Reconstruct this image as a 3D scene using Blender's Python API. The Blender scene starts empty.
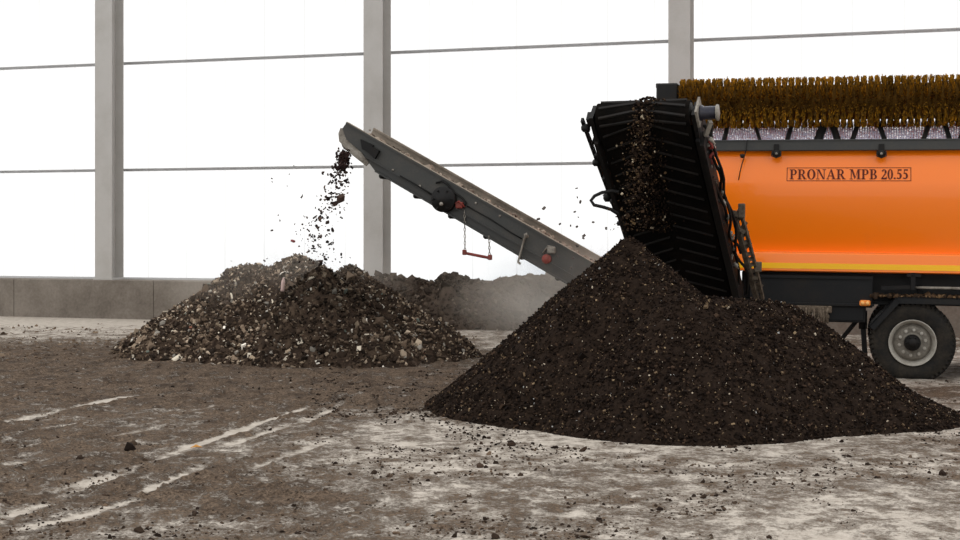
import bpy, math, random
import numpy as np
from mathutils import Vector, Matrix, Euler

random.seed(7)
rng = np.random.default_rng(11)
SC = bpy.context.scene
COL = SC.collection
PI = math.pi

# ------------------------------------------------------------------ camera
FPX, EYE = 1400.0, 1.96
CX, HY = 480.0, 230.0
cd = bpy.data.cameras.new('camera'); cam = bpy.data.objects.new('camera', cd); COL.objects.link(cam)
cam.location = (0, 0, EYE); cam.rotation_euler = (PI / 2, 0, 0)
cd.sensor_width = 36.0; cd.lens = FPX * 36.0 / 960.0
cd.shift_y = -(270.0 - HY) / 960.0
cd.clip_end = 500
SC.camera = cam

def world_at(px, py, Y):
    return Vector(((px - CX) / FPX * Y, Y, EYE - (py - HY) / FPX * Y))
def floor_at(px, py):
    Y = FPX * EYE / (py - HY)
    return Vector(((px - CX) / FPX * Y, Y, 0))

# ------------------------------------------------------------------ node helpers
def new_mat(name):
    m = bpy.data.materials.new(name); m.use_nodes = True
    nt = m.node_tree; nt.nodes.clear()
    out = nt.nodes.new('ShaderNodeOutputMaterial')
    return m, nt, out
def node(nt, t, **kw):
    n = nt.nodes.new(t)
    for k, v in kw.items():
        if hasattr(n, k): setattr(n, k, v)
        else: n.inputs[k].default_value = v
    return n
def noise(nt, scale, detail=4, rough=.6, vec=None):
    n = nt.nodes.new('ShaderNodeTexNoise')
    n.inputs['Scale'].default_value = scale; n.inputs['Detail'].default_value = detail
    n.inputs['Roughness'].default_value = rough
    if vec is not None: nt.links.new(vec, n.inputs['Vector'])
    return n
def ramp(nt, fac, stops):
    r = nt.nodes.new('ShaderNodeValToRGB')
    el = r.color_ramp.elements
    while len(el) < len(stops): el.new(.5)
    for e, (p, c) in zip(el, stops):
        e.position = p; e.color = (c[0], c[1], c[2], 1) if isinstance(c, (tuple, list)) else (c, c, c, 1)
    nt.links.new(fac, r.inputs['Fac']); return r
def math_n(nt, op, a, b=None, clamp=False):
    n = nt.nodes.new('ShaderNodeMath'); n.operation = op; n.use_clamp = clamp
    for i, v in enumerate((a, b)):
        if v is None: continue
        if isinstance(v, (int, float)): n.inputs[i].default_value = v
        else: nt.links.new(v, n.inputs[i])
    return n.outputs[0]
def mixc(nt, fac, a, b):
    n = nt.nodes.new('ShaderNodeMix'); n.data_type = 'RGBA'
    for sock, v in ((n.inputs[0], fac), (n.inputs[6], a), (n.inputs[7], b)):
        if isinstance(v, (int, float)): sock.default_value = v
        elif isinstance(v, tuple): sock.default_value = (*v, 1)
        else: nt.links.new(v, sock)
    return n.outputs[2]
def bump(nt, h, strength, dist):
    b = nt.nodes.new('ShaderNodeBump'); b.inputs['Strength'].default_value = strength
    b.inputs['Distance'].default_value = dist; nt.links.new(h, b.inputs['Height']); return b.outputs[0]
def srgb(r, g, b):
    f = lambda c: (c / 255 / 12.92) if c / 255 <= .04045 else ((c / 255 + .055) / 1.055) ** 2.4
    return (f(r), f(g), f(b))

def grimy(name, base, grime, amount=.45, scale=3.0, rough=.6, metal=0.0, bump_d=.002, fine=40.0):
    """painted or bare surface with patches of dust"""
    m, nt, out = new_mat(name)
    tc = node(nt, 'ShaderNodeTexCoord').outputs['Object']
    n1 = noise(nt, scale, 6, .65, tc); n2 = noise(nt, fine, 4, .6, tc)
    s = math_n(nt, 'ADD', math_n(nt, 'MULTIPLY', n1.outputs[0], .7), math_n(nt, 'MULTIPLY', n2.outputs[0], .3))
    r = ramp(nt, s, [(.62 - amount * .45, 0.0), (.85 - amount * .3, 1.0)])
    fac = math_n(nt, 'MULTIPLY', r.outputs[0], min(1, .5 + amount))
    c = mixc(nt, fac, base, grime)
    p = node(nt, 'ShaderNodeBsdfPrincipled'); nt.links.new(c, p.inputs['Base Color'])
    p.inputs['Specular IOR Level'].default_value = .5 if rough < .52 else (.25 if rough < .9 else .03)
    p.inputs['Metallic'].default_value = metal
    rr = math_n(nt, 'ADD', math_n(nt, 'MULTIPLY', fac, .35), rough, True); nt.links.new(rr, p.inputs['Roughness'])
    if bump_d: nt.links.new(bump(nt, n2.outputs[0], .5, bump_d), p.inputs['Normal'])
    nt.links.new(p.outputs[0], out.inputs[0]); return m

def attr_mat(name, rough=.9, mul=1.0):
    """colour of each chip, chunk or bristle, kept on the mesh"""
    m, nt, out = new_mat(name)
    a = node(nt, 'ShaderNodeAttribute', attribute_name='Col')
    p = node(nt, 'ShaderNodeBsdfPrincipled'); p.inputs['Roughness'].default_value = rough
    p.inputs['Specular IOR Level'].default_value = .05
    nt.links.new(a.outputs['Color'], p.inputs['Base Color'])
    nt.links.new(p.outputs[0], out.inputs[0]); return m

# ------------------------------------------------------------------ mesh helpers
class MB:
    def __init__(s): s.v = []; s.f = []; s.c = []; s.smooth = []
    def add(s, vs, fs, col=None, smooth=False):
        b = len(s.v); s.v.extend([tuple(p) for p in vs]); s.f.extend([tuple(i + b for i in f) for f in fs])
        if col is not None: s.c.extend([col] * len(vs))
        s.smooth.extend([smooth] * len(fs)); return s
    def box(s, lo, hi, M=None, bev=0.0):
        x0, y0, z0 = lo; x1, y1, z1 = hi
        if bev > 0:
            b = min(bev, abs(x1 - x0) * .45, abs(y1 - y0) * .45, abs(z1 - z0) * .45)
            vs = []; 
            for sx in (0, 1):
                for sy in (0, 1):
                    for sz in (0, 1):
                        X = (x0, x1)[sx]; Yv = (y0, y1)[sy]; Z = (z0, z1)[sz]
                        dx, dy, dz = b * (1 - 2 * sx), b * (1 - 2 * sy), b * (1 - 2 * sz)
                        vs += [(X, Yv + dy, Z + dz), (X + dx, Yv, Z + dz), (X + dx, Yv + dy, Z)]
            k = lambda sx, sy, sz, a: (sx * 4 + sy * 2 + sz) * 3 + a
            fs = []
            for q in (0, 1):
                fs.append([k(q, 0, 0, 0), k(q, 1, 0, 0), k(q, 1, 1, 0), k(q, 0, 1, 0)])
                fs.append([k(0, q, 0, 1), k(1, q, 0, 1), k(1, q, 1, 1), k(0, q, 1, 1)])
                fs.append([k(0, 0, q, 2), k(1, 0, q, 2), k(1, 1, q, 2), k(0, 1, q, 2)])
            for p in (0, 1):
                for q in (0, 1):
                    fs.append([k(0, p, q, 1), k(1, p, q, 1), k(1, p, q, 2), k(0, p, q, 2)])
                    fs.append([k(p, 0, q, 0), k(p, 1, q, 0), k(p, 1, q, 2), k(p, 0, q, 2)])
                    fs.append([k(p, q, 0, 0), k(p, q, 1, 0), k(p, q, 1, 1), k(p, q, 0, 1)])
                    for r in (0, 1): 
                        if True: pass
            for p in (0, 1):
                for q in (0, 1):
                    for r in (0, 1): fs.append([k(p, q, r, 0), k(p, q, r, 1), k(p, q, r, 2)])
        else:
            vs = [(x, y, z) for x in (x0, x1) for y in (y0, y1) for z in (z0, z1)]
            fs = [(0, 1, 3, 2), (4, 6, 7, 5), (0, 4, 5, 1), (2, 3, 7, 6), (0, 2, 6, 4), (1, 5, 7, 3)]
        if M is not None: vs = [M @ Vector(p) for p in vs]
        return s.add(vs, fs)
    def bar(s, a, b, w, h, up=(0, 0, 1)):
        """rectangular bar from a to b"""
        a, b = Vector(a), Vector(b); d = (b - a).normalized(); up = Vector(up)
        r = d.cross(up)
        if r.length < 1e-4: r = d.cross(Vector((0, 1, 0)))
        r.normalize(); u = r.cross(d)
        vs = [p + r * i * w / 2 + u * j * h / 2 for p in (a, b) for i, j in ((-1, -1), (1, -1), (1, 1), (-1, 1))]
        return s.add(vs, [(0, 3, 2, 1), (4, 5, 6, 7), (0, 1, 5, 4), (1, 2, 6, 5), (2, 3, 7, 6), (3, 0, 4, 7)])
    def tube(s, pts, r, n=8, closed=False):
        pts = [Vector(p) for p in pts]; vs = []; fs = []
        N = len(pts); prev = None
        for i, p in enumerate(pts):
            if closed: d = pts[(i + 1) % N] - pts[i - 1]
            else: d = pts[min(i + 1, N - 1)] - pts[max(i - 1, 0)]
            d.normalize()
            ref = prev if prev is not None else (Vector((0, 0, 1)) if abs(d.z) < .9 else Vector((1, 0, 0)))
            x = (ref - d * ref.dot(d)).normalized(); prev = x; y = d.cross(x)
            rr = r[i] if isinstance(r, (list, tuple)) else r
            for k in range(n):
                a = 2 * PI * k / n; vs.append(p + x * math.cos(a) * rr + y * math.sin(a) * rr)
        for i in range(N if closed else N - 1):
            j = (i + 1) % N
            for k in range(n): fs.append((i * n + k, i * n + (k + 1) % n, j * n + (k + 1) % n, j * n + k))
        if not closed:
            fs.append(tuple(range(n))[::-1]); fs.append(tuple((N - 1) * n + k for k in range(n)))
        return s.add(vs, fs, smooth=True)
    def lathe(s, prof, o, axis, n=32, smooth=True, caps=True):
        """profile of (radius, distance along axis)"""
        o = Vector(o); ax = Vector(axis).normalized()
        x = ax.orthogonal().normalized(); y = ax.cross(x); vs = []; fs = []
        for r, h in prof:
            for k in range(n):
                a = 2 * PI * k / n; vs.append(o + ax * h + (x * math.cos(a) + y * math.sin(a)) * r)
        for i in range(len(prof) - 1):
            for k in range(n): fs.append((i * n + k, i * n + (k + 1) % n, (i + 1) * n + (k + 1) % n, (i + 1) * n + k))
        if caps and prof[0][0] > 1e-4: fs.append(tuple(range(n))[::-1])
        if caps and prof[-1][0] > 1e-4: fs.append(tuple((len(prof) - 1) * n + k for k in range(n)))
        return s.add(vs, fs, smooth=smooth)
    def prism(s, poly, fn, d0, d1):
        """polygon of 2D points pushed from depth d0 to d1; fn(a, b, depth) gives the point"""
        n = len(poly)
        vs = [fn(a, b, d0) for a, b in poly] + [fn(a, b, d1) for a, b in poly]
        fs = [tuple(range(n))[::-1], tuple(range(n, 2 * n))] + [(i, (i + 1) % n, n + (i + 1) % n, n + i) for i in range(n)]
        return s.add(vs, fs)
    def build(s, name, mat, parent=None, loc=None):
        me = bpy.data.meshes.new(name); me.from_pydata(s.v, [], s.f)
        me.polygons.foreach_set('use_smooth', s.smooth)
        if s.c and len(s.c) == len(s.v):
            a = me.attributes.new('Col', 'FLOAT_COLOR', 'POINT')
            a.data.foreach_set('color', np.array([(*c, 1) for c in s.c], dtype=np.float32).ravel())
        import bmesh
        bm = bmesh.new(); bm.from_mesh(me); bmesh.ops.recalc_face_normals(bm, faces=bm.faces); bm.to_mesh(me); bm.free()
        me.materials.append(mat); me.update()
        o = bpy.data.objects.new(name, me); COL.objects.link(o)
        if parent is not None: o.parent = parent
        if loc is not None: o.location = loc
        return o

def raw_mesh(name, V, F, mat, cols=None, smooth=False, parent=None, kind=None):
    """fast mesh from numpy: V (n,3), F (m,k)"""
    me = bpy.data.meshes.new(name); V = np.asarray(V, np.float32); F = np.asarray(F, np.int32); k = F.shape[1]
    me.vertices.add(len(V)); me.vertices.foreach_set('co', V.ravel())
    me.loops.add(F.size); me.loops.foreach_set('vertex_index', F.ravel())
    me.polygons.add(len(F)); me.polygons.foreach_set('loop_start', np.arange(0, F.size, k, dtype=np.int32))
    me.polygons.foreach_set('use_smooth', np.full(len(F), smooth))
    me.update(calc_edges=True); me.validate()
    if cols is not None:
        a = me.attributes.new('Col', 'FLOAT_COLOR', 'POINT')
        a.data.foreach_set('color', np.c_[cols, np.ones(len(cols))].astype(np.float32).ravel())
    me.materials.append(mat)
    o = bpy.data.objects.new(name, me); COL.objects.link(o)
    if parent is not None: o.parent = parent
    if kind: o['kind'] = kind
    return o

def tag(o, label=None, cat=None, group=None, kind=None):
    if label: o['label'] = label
    if cat: o['category'] = cat
    if group: o['group'] = group
    if kind: o['kind'] = kind
    return o

# value noise
_T = rng.random((256, 256))
def vnoise(x, y):
    xi = np.floor(x).astype(int); yi = np.floor(y).astype(int); fx = x - xi; fy = y - yi
    fx = fx * fx * (3 - 2 * fx); fy = fy * fy * (3 - 2 * fy)
    a = _T[xi % 256, yi % 256]; b = _T[(xi + 1) % 256, yi % 256]; c = _T[xi % 256, (yi + 1) % 256]; d = _T[(xi + 1) % 256, (yi + 1) % 256]
    return (a * (1 - fx) + b * fx) * (1 - fy) + (c * (1 - fx) + d * fx) * fy
def fbm(x, y, o=4, g=.5):
    s = 0; a = 1; t = 0
    for i in range(o):
        s = s + a * vnoise(x * 2 ** i + 17.3 * i, y * 2 ** i + 5.1 * i); t += a; a *= g
    return s / t
def sstep(a, b, x):
    t = np.clip((x - a) / (b - a), 0, 1); return t * t * (3 - 2 * t)

# ------------------------------------------------------------------ world: white overcast daylight, brighter beyond the wall
W = bpy.data.worlds.new('sky'); SC.world = W; W.use_nodes = True
nt = W.node_tree; nt.nodes.clear()
out = nt.nodes.new('ShaderNodeOutputWorld'); bg = nt.nodes.new('ShaderNodeBackground')
g = nt.nodes.new('ShaderNodeTexCoord'); sx = nt.nodes.new('ShaderNodeSeparateXYZ'); nt.links.new(g.outputs['Generated'], sx.inputs[0])
mr = nt.nodes.new('ShaderNodeMapRange'); nt.links.new(sx.outputs['Y'], mr.inputs['Value'])
mr.inputs['From Min'].default_value = -.6; mr.inputs['From Max'].default_value = .9
mr.inputs['To Min'].default_value = 1.2; mr.inputs['To Max'].default_value = 1.75
nt.links.new(mr.outputs[0], bg.inputs['Strength']); bg.inputs['Color'].default_value = (1, .995, .985, 1)
nt.links.new(bg.outputs[0], out.inputs[0])
SC.view_settings.view_transform = 'Standard'; SC.view_settings.look = 'None'
SC.view_settings.gamma = 1.0; SC.view_settings.exposure = 0.0; SC.view_settings.use_curve_mapping = False
SC.cycles.max_bounces = 10; SC.cycles.transparent_max_bounces = 16; SC.cycles.volume_bounces = 1
SC.cycles.use_denoising = True

# ------------------------------------------------------------------ the hall
WT = Vector((.953, -.302, 0)).normalized(); WN = Vector((-WT.y * -1, 0, 0))
WN = Vector((-.302, -.953, 0)).normalized()            # faces the camera
W0 = Vector((-9.23, 31.9, 0))
def wall_y(X): return 31.9 - (X + 9.23) * .302 / .953
MW = Matrix.Translation(W0) @ Matrix(((WT.x, -WN.x, 0, 0), (WT.y, -WN.y, 0, 0), (0, 0, 1, 0), (0, 0, 0, 1)))  # t, depth behind, z

# translucent sheet
m_sheet, nt, out = new_mat('translucent_sheet')
tc = node(nt, 'ShaderNodeTexCoord').outputs['Object']
mp = node(nt, 'ShaderNodeMapping'); mp.inputs['Scale'].default_value = (1.0, 1, .05); nt.links.new(tc, mp.inputs[0])
st = noise(nt, 1.3, 5, .6, mp.outputs[0]); cl = noise(nt, .55, 3, .5, tc)
wv = node(nt, 'ShaderNodeTexWave', bands_direction='X'); wv.inputs['Scale'].default_value = .33; wv.inputs['Distortion'].default_value = 0
nt.links.new(tc, wv.inputs['Vector'])
seam = ramp(nt, wv.outputs[0], [(0.0, .90), (.006, 1.0)])
streak = ramp(nt, st.outputs[0], [(.30, .93), (.52, 1.0)])
sep = node(nt, 'ShaderNodeSeparateXYZ'); nt.links.new(tc, sep.inputs[0])
tint = math_n(nt, 'MULTIPLY', seam.outputs[0], streak.outputs[0])
tint = math_n(nt, 'MULTIPLY', tint, .64)
cmb = node(nt, 'ShaderNodeCombineColor'); 
for i in range(3): nt.links.new(tint, cmb.inputs[i])
tr = node(nt, 'ShaderNodeBsdfTransparent'); tl = node(nt, 'ShaderNodeBsdfTranslucent')
nt.links.new(cmb.outputs[0], tr.inputs[0]); nt.links.new(cmb.outputs[0], tl.inputs[0])
mx = node(nt, 'ShaderNodeMixShader'); mx.inputs[0].default_value = .12
nt.links.new(tr.outputs[0], mx.inputs[1]); nt.links.new(tl.outputs[0], mx.inputs[2]); nt.links.new(mx.outputs[0], out.inputs[0])

m_conc = grimy('stained_concrete', srgb(134, 126, 117), srgb(96, 88, 80), .5, 1.2, .85, 0, .004, 18)
m_concpale = grimy('concrete_cap', srgb(190, 186, 180), srgb(140, 134, 126), .3, 1.2, .85, 0, .003, 18)
m_steel = grimy('grey_painted_steel', srgb(178, 175, 171), srgb(162, 158, 152), .4, 1.5, .5, 0, 0)
m_rail = grimy('grey_rail', srgb(200, 200, 200), srgb(180, 179, 178), .3, 2, .5, 0, 0)

TL, TR = -8.5, 25.0
o = MB(); o.v = []; o.add([(TL, 0, .80), (TR, 0, .80), (TR, 0, 9.0), (TL, 0, 9.0)], [(0, 1, 2, 3)])
sheet = o.build('wall_back', m_sheet); sheet.matrix_world = MW; tag(sheet, 'white translucent sheet wall glowing with daylight behind the steel columns', kind='structure')
kb = MB()
edges = [TL, -1.2, 2.38, 8.5, 14.6, 20.0, TR]
for a, b in zip(edges[:-1], edges[1:]): kb.box((a + .004, -.60, -.02), (b - .004, .14, .855), bev=.012)
k = kb.build('baseboard_back', m_conc); k.matrix_world = MW; tag(k, 'low stained concrete base wall of cast sections below the white sheets', kind='structure')
cp = MB(); cp.box((TL, -.03, .855), (TR, .12, .895))
c_ = cp.build('trim_1', m_rail); c_.matrix_world = MW; tag(c_, 'thin metal sill along the top of the concrete base wall', kind='structure')
n = 2
for z, lab in ((5.70, 'upper'), (3.305, 'lower')):
    r = MB(); r.box((TL, -.05, z - .028), (TR, .02, z + .022)); r.box((TL, -.05, z - .028), (TR, -.045, z + .034))
    r_ = r.build('trim_%d' % n, m_rail); n += 1
    r_.matrix_world = MW; tag(r_, '%s thin grey horizontal rail across the white sheet wall' % lab, kind='structure')
for t, lab in ((1.09, 'grey steel column left of the rubble heap'), (7.52, 'grey steel column behind the raised tip of the long conveyor'),
               (13.91, 'grey steel column rising behind the brush end of the machine'), (20.33, 'grey steel column beyond the machine')):
    c = MB(); w, d = .21, .50
    c.box((t - w, -.05 - d, .895), (t + w, -.05 - d + .022, 9)); c.box((t - w, -.075, .895), (t + w, -.052, 9))
    c.box((t - .008, -.05 - d + .02, .895), (t + .008, -.07, 9))
    c.box((t - w - .03, -.05 - d - .02, .856), (t + w + .03, -.03, .897))
    c_ = c.build('trim_%d' % n, m_steel); n += 1
    c_.matrix_world = MW; tag(c_, lab, kind='structure')

# ---- floor
def track(x, y, a, b, w):
    a = np.array(a[:2]); b = np.array(b[:2]); d = b - a; L = np.hypot(*d); d = d / L
    s = (x - a[0]) * d[0] + (y - a[1]) * d[1]; q = np.abs((x - a[0]) * -d[1] + (y - a[1]) * d[0])
    q = q + (fbm(x * 2.5 + 3, y * 2.5, 3) - .5) * w * .9
    w = w * .66
    return (.6 + .4 * sstep(.38, .55, fbm(x * 1.9, y * 1.2 + 7, 3))) * sstep(w, w * .35, q) * sstep(-.25, .3, s) * sstep(L + .25, L - .3, s)
def dirt_field(x, y):
    """0 clean pale concrete .. 1 thick dirt"""
    py = HY + FPX * EYE / np.maximum(y, 1); px = CX + FPX * x / np.maximum(y, 1)
    big = fbm(x * .55 + 9, y * .55, 3)
    d = np.full_like(x, .5)
    left = sstep(430, 250, px)
    mid = sstep(340, 352, py) * sstep(425, 395, py) * sstep(520, 430, px)     # dirt belt in front of the rubble heap
    d = .47 + .18 * left
    d = np.where(py > 395, d + .12 * left + .5 * (big - .5), d)
    d = d + .17 * sstep(478, 512, py) * sstep(240, 430, px) * sstep(760, 600, px)
    d = d - (.16 + .7 * (big - .5)) * sstep(496, 528, py) * left
    d = d - .08 * sstep(405, 420, py) * sstep(475, 440, py) * sstep(330, 420, px)
    d = d - .10 * sstep(700, 900, px) * sstep(430, 500, py)
    d = d * (1 - mid) + .86 * mid
    back = sstep(345, 336, py) * sstep(520, 400, px)
    d = d * (1 - back) + (.27 + .25 * sstep(328, 345, py)) * back
    strip = sstep(328, 323, py) * sstep(240, 130, px)
    d = d * (1 - strip) - .10 * strip
    rt = sstep(640, 760, px) * sstep(425, 408, py)
    rd = .38 + .30 * sstep(383, 392, py) * sstep(408, 398, py) + .22 * sstep(335, 343, py) * sstep(354, 346, py)
    d = d * (1 - rt) + rd * rt
    for a, b, w, s in (((0, 424), (130, 396), .16, .8), ((22, 431), (105, 421), .10, .6), ((60, 497), (135, 470), .12, .5), ((140, 494), (200, 468), .10, .85),
                    ((165, 456), (312, 406), .11, .85), ((0, 466), (34, 462), .10, .7), ((110, 437), (148, 430), .10, .6), ((60, 490), (190, 450), .12, .45), ((0, 520), (60, 500), .22, .5), ((8, 532), (95, 514), .16, .5), ((60, 520), (150, 498), .12, .4), ((250, 470), (330, 440), .10, .35), ((0, 452), (60, 440), .10, .4), ((300, 424), (345, 404), .12, .45),
                    ((185, 413), (222, 405), .09, .5), ((215, 450), (290, 425), .10, .45)):
        d = d - s * track(x, y, floor_at(*a), floor_at(*b), w)
    return np.clip(d, -.15, 1)
rows = np.concatenate([[-6, -2, 2, 5, 7, 8], FPX * EYE / (np.arange(556, 312, -1.0) - HY)])
xs = np.concatenate([[-22, -19, -16.5, -14.5], np.arange(-13.5, 13.51, .034), [14.5, 16.5, 19, 22]])
GX, GY = np.meshgrid(xs, rows); ymax = rows[-1]
WY = wall_y(GX)
GYm = np.where(GY > 20, 20 + (GY - 20) / (ymax - 20) * (WY - 20), GY)
D = dirt_field(GX, GYm)
fine = fbm(GX * 5, GYm * 5, 5, .6); lump = fbm(GX * 14 + 4, GYm * 14, 3, .6)
Z = sstep(.25, .9, D) * ((fine - .35) * .05 + np.maximum(lump - .5, 0) * .13)
edge = sstep(14, 12, np.abs(GX)) * sstep(6, 8.5, GYm)
Z = np.maximum(Z, 0) * edge
# ruts pressed by wheels run away from the camera on the left
nr, nc = GX.shape
idx = np.arange(nr * nc).reshape(nr, nc)
F = np.stack([idx[:-1, :-1], idx[:-1, 1:], idx[1:, 1:], idx[1:, :-1]], -1).reshape(-1, 4)
m_floor, nt, out = new_mat('dirty_concrete_floor')
tc = node(nt, 'ShaderNodeTexCoord').outputs['Object']
at_ = node(nt, 'ShaderNodeAttribute', attribute_name='dirt')
n1 = noise(nt, 1.7, 7, .68, tc); n2 = noise(nt, 6.5, 8, .8, tc); n3 = noise(nt, 38, 4, .75, tc)
mpx = node(nt, 'ShaderNodeMapping'); mpx.inputs['Scale'].default_value = (1, .55, 1); nt.links.new(tc, mpx.inputs[0])
n4 = noise(nt, 4, 5, .7, mpx.outputs[0])
s = math_n(nt, 'ADD', math_n(nt, 'MULTIPLY', n1.outputs[0], .65), math_n(nt, 'MULTIPLY', n2.outputs[0], .9))
s = math_n(nt, 'ADD', s, math_n(nt, 'MULTIPLY', n4.outputs[0], .7))
s = math_n(nt, 'ADD', s, math_n(nt, 'MULTIPLY', n3.outputs[0], .65))
s = math_n(nt, 'SUBTRACT', s, 1.45)
s = math_n(nt, 'ADD', math_n(nt, 'MULTIPLY', s, 1.9), at_.outputs['Fac'])
fac = ramp(nt, s, [(.26, 0.0), (.46, .5), (.70, 1.0)])
pale = mixc(nt, ramp(nt, n2.outputs[0], [(.35, 0.0), (.7, 1.0)]).outputs[0], srgb(198, 189, 178), srgb(150, 140, 128))
dirt = mixc(nt, ramp(nt, n2.outputs[0], [(.32, 0.0), (.68, 1.0)]).outputs[0], srgb(84, 70, 58), srgb(128, 111, 95))
dirt = mixc(nt, ramp(nt, n3.outputs[0], [(.36, 0.0), (.58, 1.0)]).outputs[0], srgb(44, 35, 28), dirt)
dirt = mixc(nt, ramp(nt, n4.outputs[0], [(.40, .75), (.54, 0.0)]).outputs[0], dirt, srgb(48, 38, 31))
colr = mixc(nt, fac.outputs[0], pale, dirt)
p = node(nt, 'ShaderNodeBsdfPrincipled'); nt.links.new(colr, p.inputs['Base Color']); p.inputs['Roughness'].default_value = .9
p.inputs['Specular IOR Level'].default_value = .05
hh = math_n(nt, 'ADD', math_n(nt, 'MULTIPLY', fac.outputs[0], .6), math_n(nt, 'ADD', math_n(nt, 'MULTIPLY', n2.outputs[0], .6), math_n(nt, 'MULTIPLY', n3.outputs[0], .4)))
nt.links.new(bump(nt, hh, .7, .03), p.inputs['Normal']); nt.links.new(p.outputs[0], out.inputs[0])
fl = raw_mesh('floor', np.c_[GX.ravel(), GYm.ravel(), Z.ravel()], F, m_floor, smooth=True)
a = fl.data.attributes.new('dirt', 'FLOAT', 'POINT'); a.data.foreach_set('value', D.ravel().astype(np.float32))
tag(fl, 'pale concrete floor trodden over with brown dirt and wheel tracks', kind='structure')

# ------------------------------------------------------------------ chips and chunks
ICO = None
def unit_chunk():
    t = (1 + 5 ** .5) / 2
    v = np.array([(-1, t, 0), (1, t, 0), (-1, -t, 0), (1, -t, 0), (0, -1, t), (0, 1, t), (0, -1, -t), (0, 1, -t), (t, 0, -1), (t, 0, 1), (-t, 0, -1), (-t, 0, 1)]) / 1.9
    f = np.array([(0, 11, 5), (0, 5, 1), (0, 1, 7), (0, 7, 10), (0, 10, 11), (1, 5, 9), (5, 11, 4), (11, 10, 2), (10, 7, 6), (7, 1, 8), (3, 9, 4), (3, 4, 2), (3, 2, 6), (3, 6, 8), (3, 8, 9), (4, 9, 5), (2, 4, 11), (6, 2, 10), (8, 6, 7), (9, 8, 1)])
    return v, f
def rand_rot(n):
    q = rng.normal(size=(n, 4)); q /= np.linalg.norm(q, axis=1)[:, None]; w, x, y, z = q.T
    return np.stack([np.stack([1 - 2 * (y * y + z * z), 2 * (x * y - z * w), 2 * (x * z + y * w)], -1),
                     np.stack([2 * (x * y + z * w), 1 - 2 * (x * x + z * z), 2 * (y * z - x * w)], -1),
                     np.stack([2 * (x * z - y * w), 2 * (y * z + x * w), 1 - 2 * (x * x + y * y)], -1)], 1)
def chunks(P, size, cols, jitter=.35, flat=(.5, 1.0)):
    """irregular lumps at P: arrays of vertices, triangles, colours"""
    v, f = unit_chunk(); n = len(P)
    V = v[None] * (1 + rng.uniform(-jitter, jitter, (n, 12, 1)))
    V = V * np.stack([rng.uniform(.6, 1.3, n), rng.uniform(.6, 1.1, n), rng.uniform(*flat, n)], -1)[:, None] * size[:, None, None]
    V = np.einsum('nij,nkj->nki', rand_rot(n), V) + P[:, None]
    F = (f[None] + (np.arange(n) * 12)[:, None, None]).reshape(-1, 3)
    return V.reshape(-1, 3), F, np.repeat(cols, 12, 0)
def flakes(P, size, cols, thin=.18, aspect=(.35, 1.0)):
    """thin chips: slim wedges with thickness"""
    b = np.array([(-1, -1, -1), (1, -1, -1), (1, 1, -1), (-1, 1, -1), (-.8, -.7, 1), (.8, -.9, 1), (.9, .8, 1), (-.7, .9, 1)]) * .5
    f = np.array([(0, 3, 2, 1), (4, 5, 6, 7), (0, 1, 5, 4), (1, 2, 6, 5), (2, 3, 7, 6), (3, 0, 4, 7)]); n = len(P)
    V = b[None] * np.stack([np.ones(n), rng.uniform(*aspect, n), np.full(n, thin)], -1)[:, None] * size[:, None, None]
    V = np.einsum('nij,nkj->nki', rand_rot(n), V) + P[:, None]
    F = (f[None] + (np.arange(n) * 8)[:, None, None]).reshape(-1, 4)
    return V.reshape(-1, 3), F, np.repeat(cols, 8, 0)
def palette(n, cols, w, var=.25):
    c = np.array([srgb(*k) for k in cols]); i = rng.choice(len(cols), n, p=np.array(w) / sum(w))
    return c[i] * rng.uniform(1 - var, 1 + var, (n, 1))

m_chips = attr_mat('loose_chips', .9)

def heap(name, hf, x0, x1, y0, y1, res, mat, rough=0):
    """height field from hf(x, y); cells outside the heap are left out"""
    xs = np.arange(x0, x1, res); ys = np.arange(y0, y1, res); X, Yg = np.meshgrid(xs, ys); H = hf(X, Yg)
    X = X + (rng.random(X.shape) - .5) * res * .5; Yj = Yg + (rng.random(X.shape) - .5) * res * .5
    keep = H > -.06
    cell = keep[:-1, :-1] & keep[1:, :-1] & keep[:-1, 1:] & keep[1:, 1:]
    idx = np.arange(X.size).reshape(X.shape)
    F = np.stack([idx[:-1, :-1], idx[:-1, 1:], idx[1:, 1:], idx[1:, :-1]], -1)[cell]
    used = np.unique(F); mp = np.full(X.size, -1); mp[used] = np.arange(len(used))
    V = np.c_[X.ravel(), Yj.ravel(), H.ravel()][used]
    return raw_mesh(name, V, mp[F], mat, smooth=False)
def scatter(hf, n, x0, x1, y0, y1, zmin=0.0):
    P = []
    while sum(len(p) for p in P) < n:
        x = rng.uniform(x0, x1, n); y = rng.uniform(y0, y1, n); h = hf(x, y)
        k = h > zmin; P.append(np.c_[x, y, h][k])
    return np.concatenate(P)[:n]
def smax(a, b, k):
    h = np.clip(.5 + .5 * (a - b) / k, 0, 1); return b * (1 - h) + a * h + k * h * (1 - h)

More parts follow.
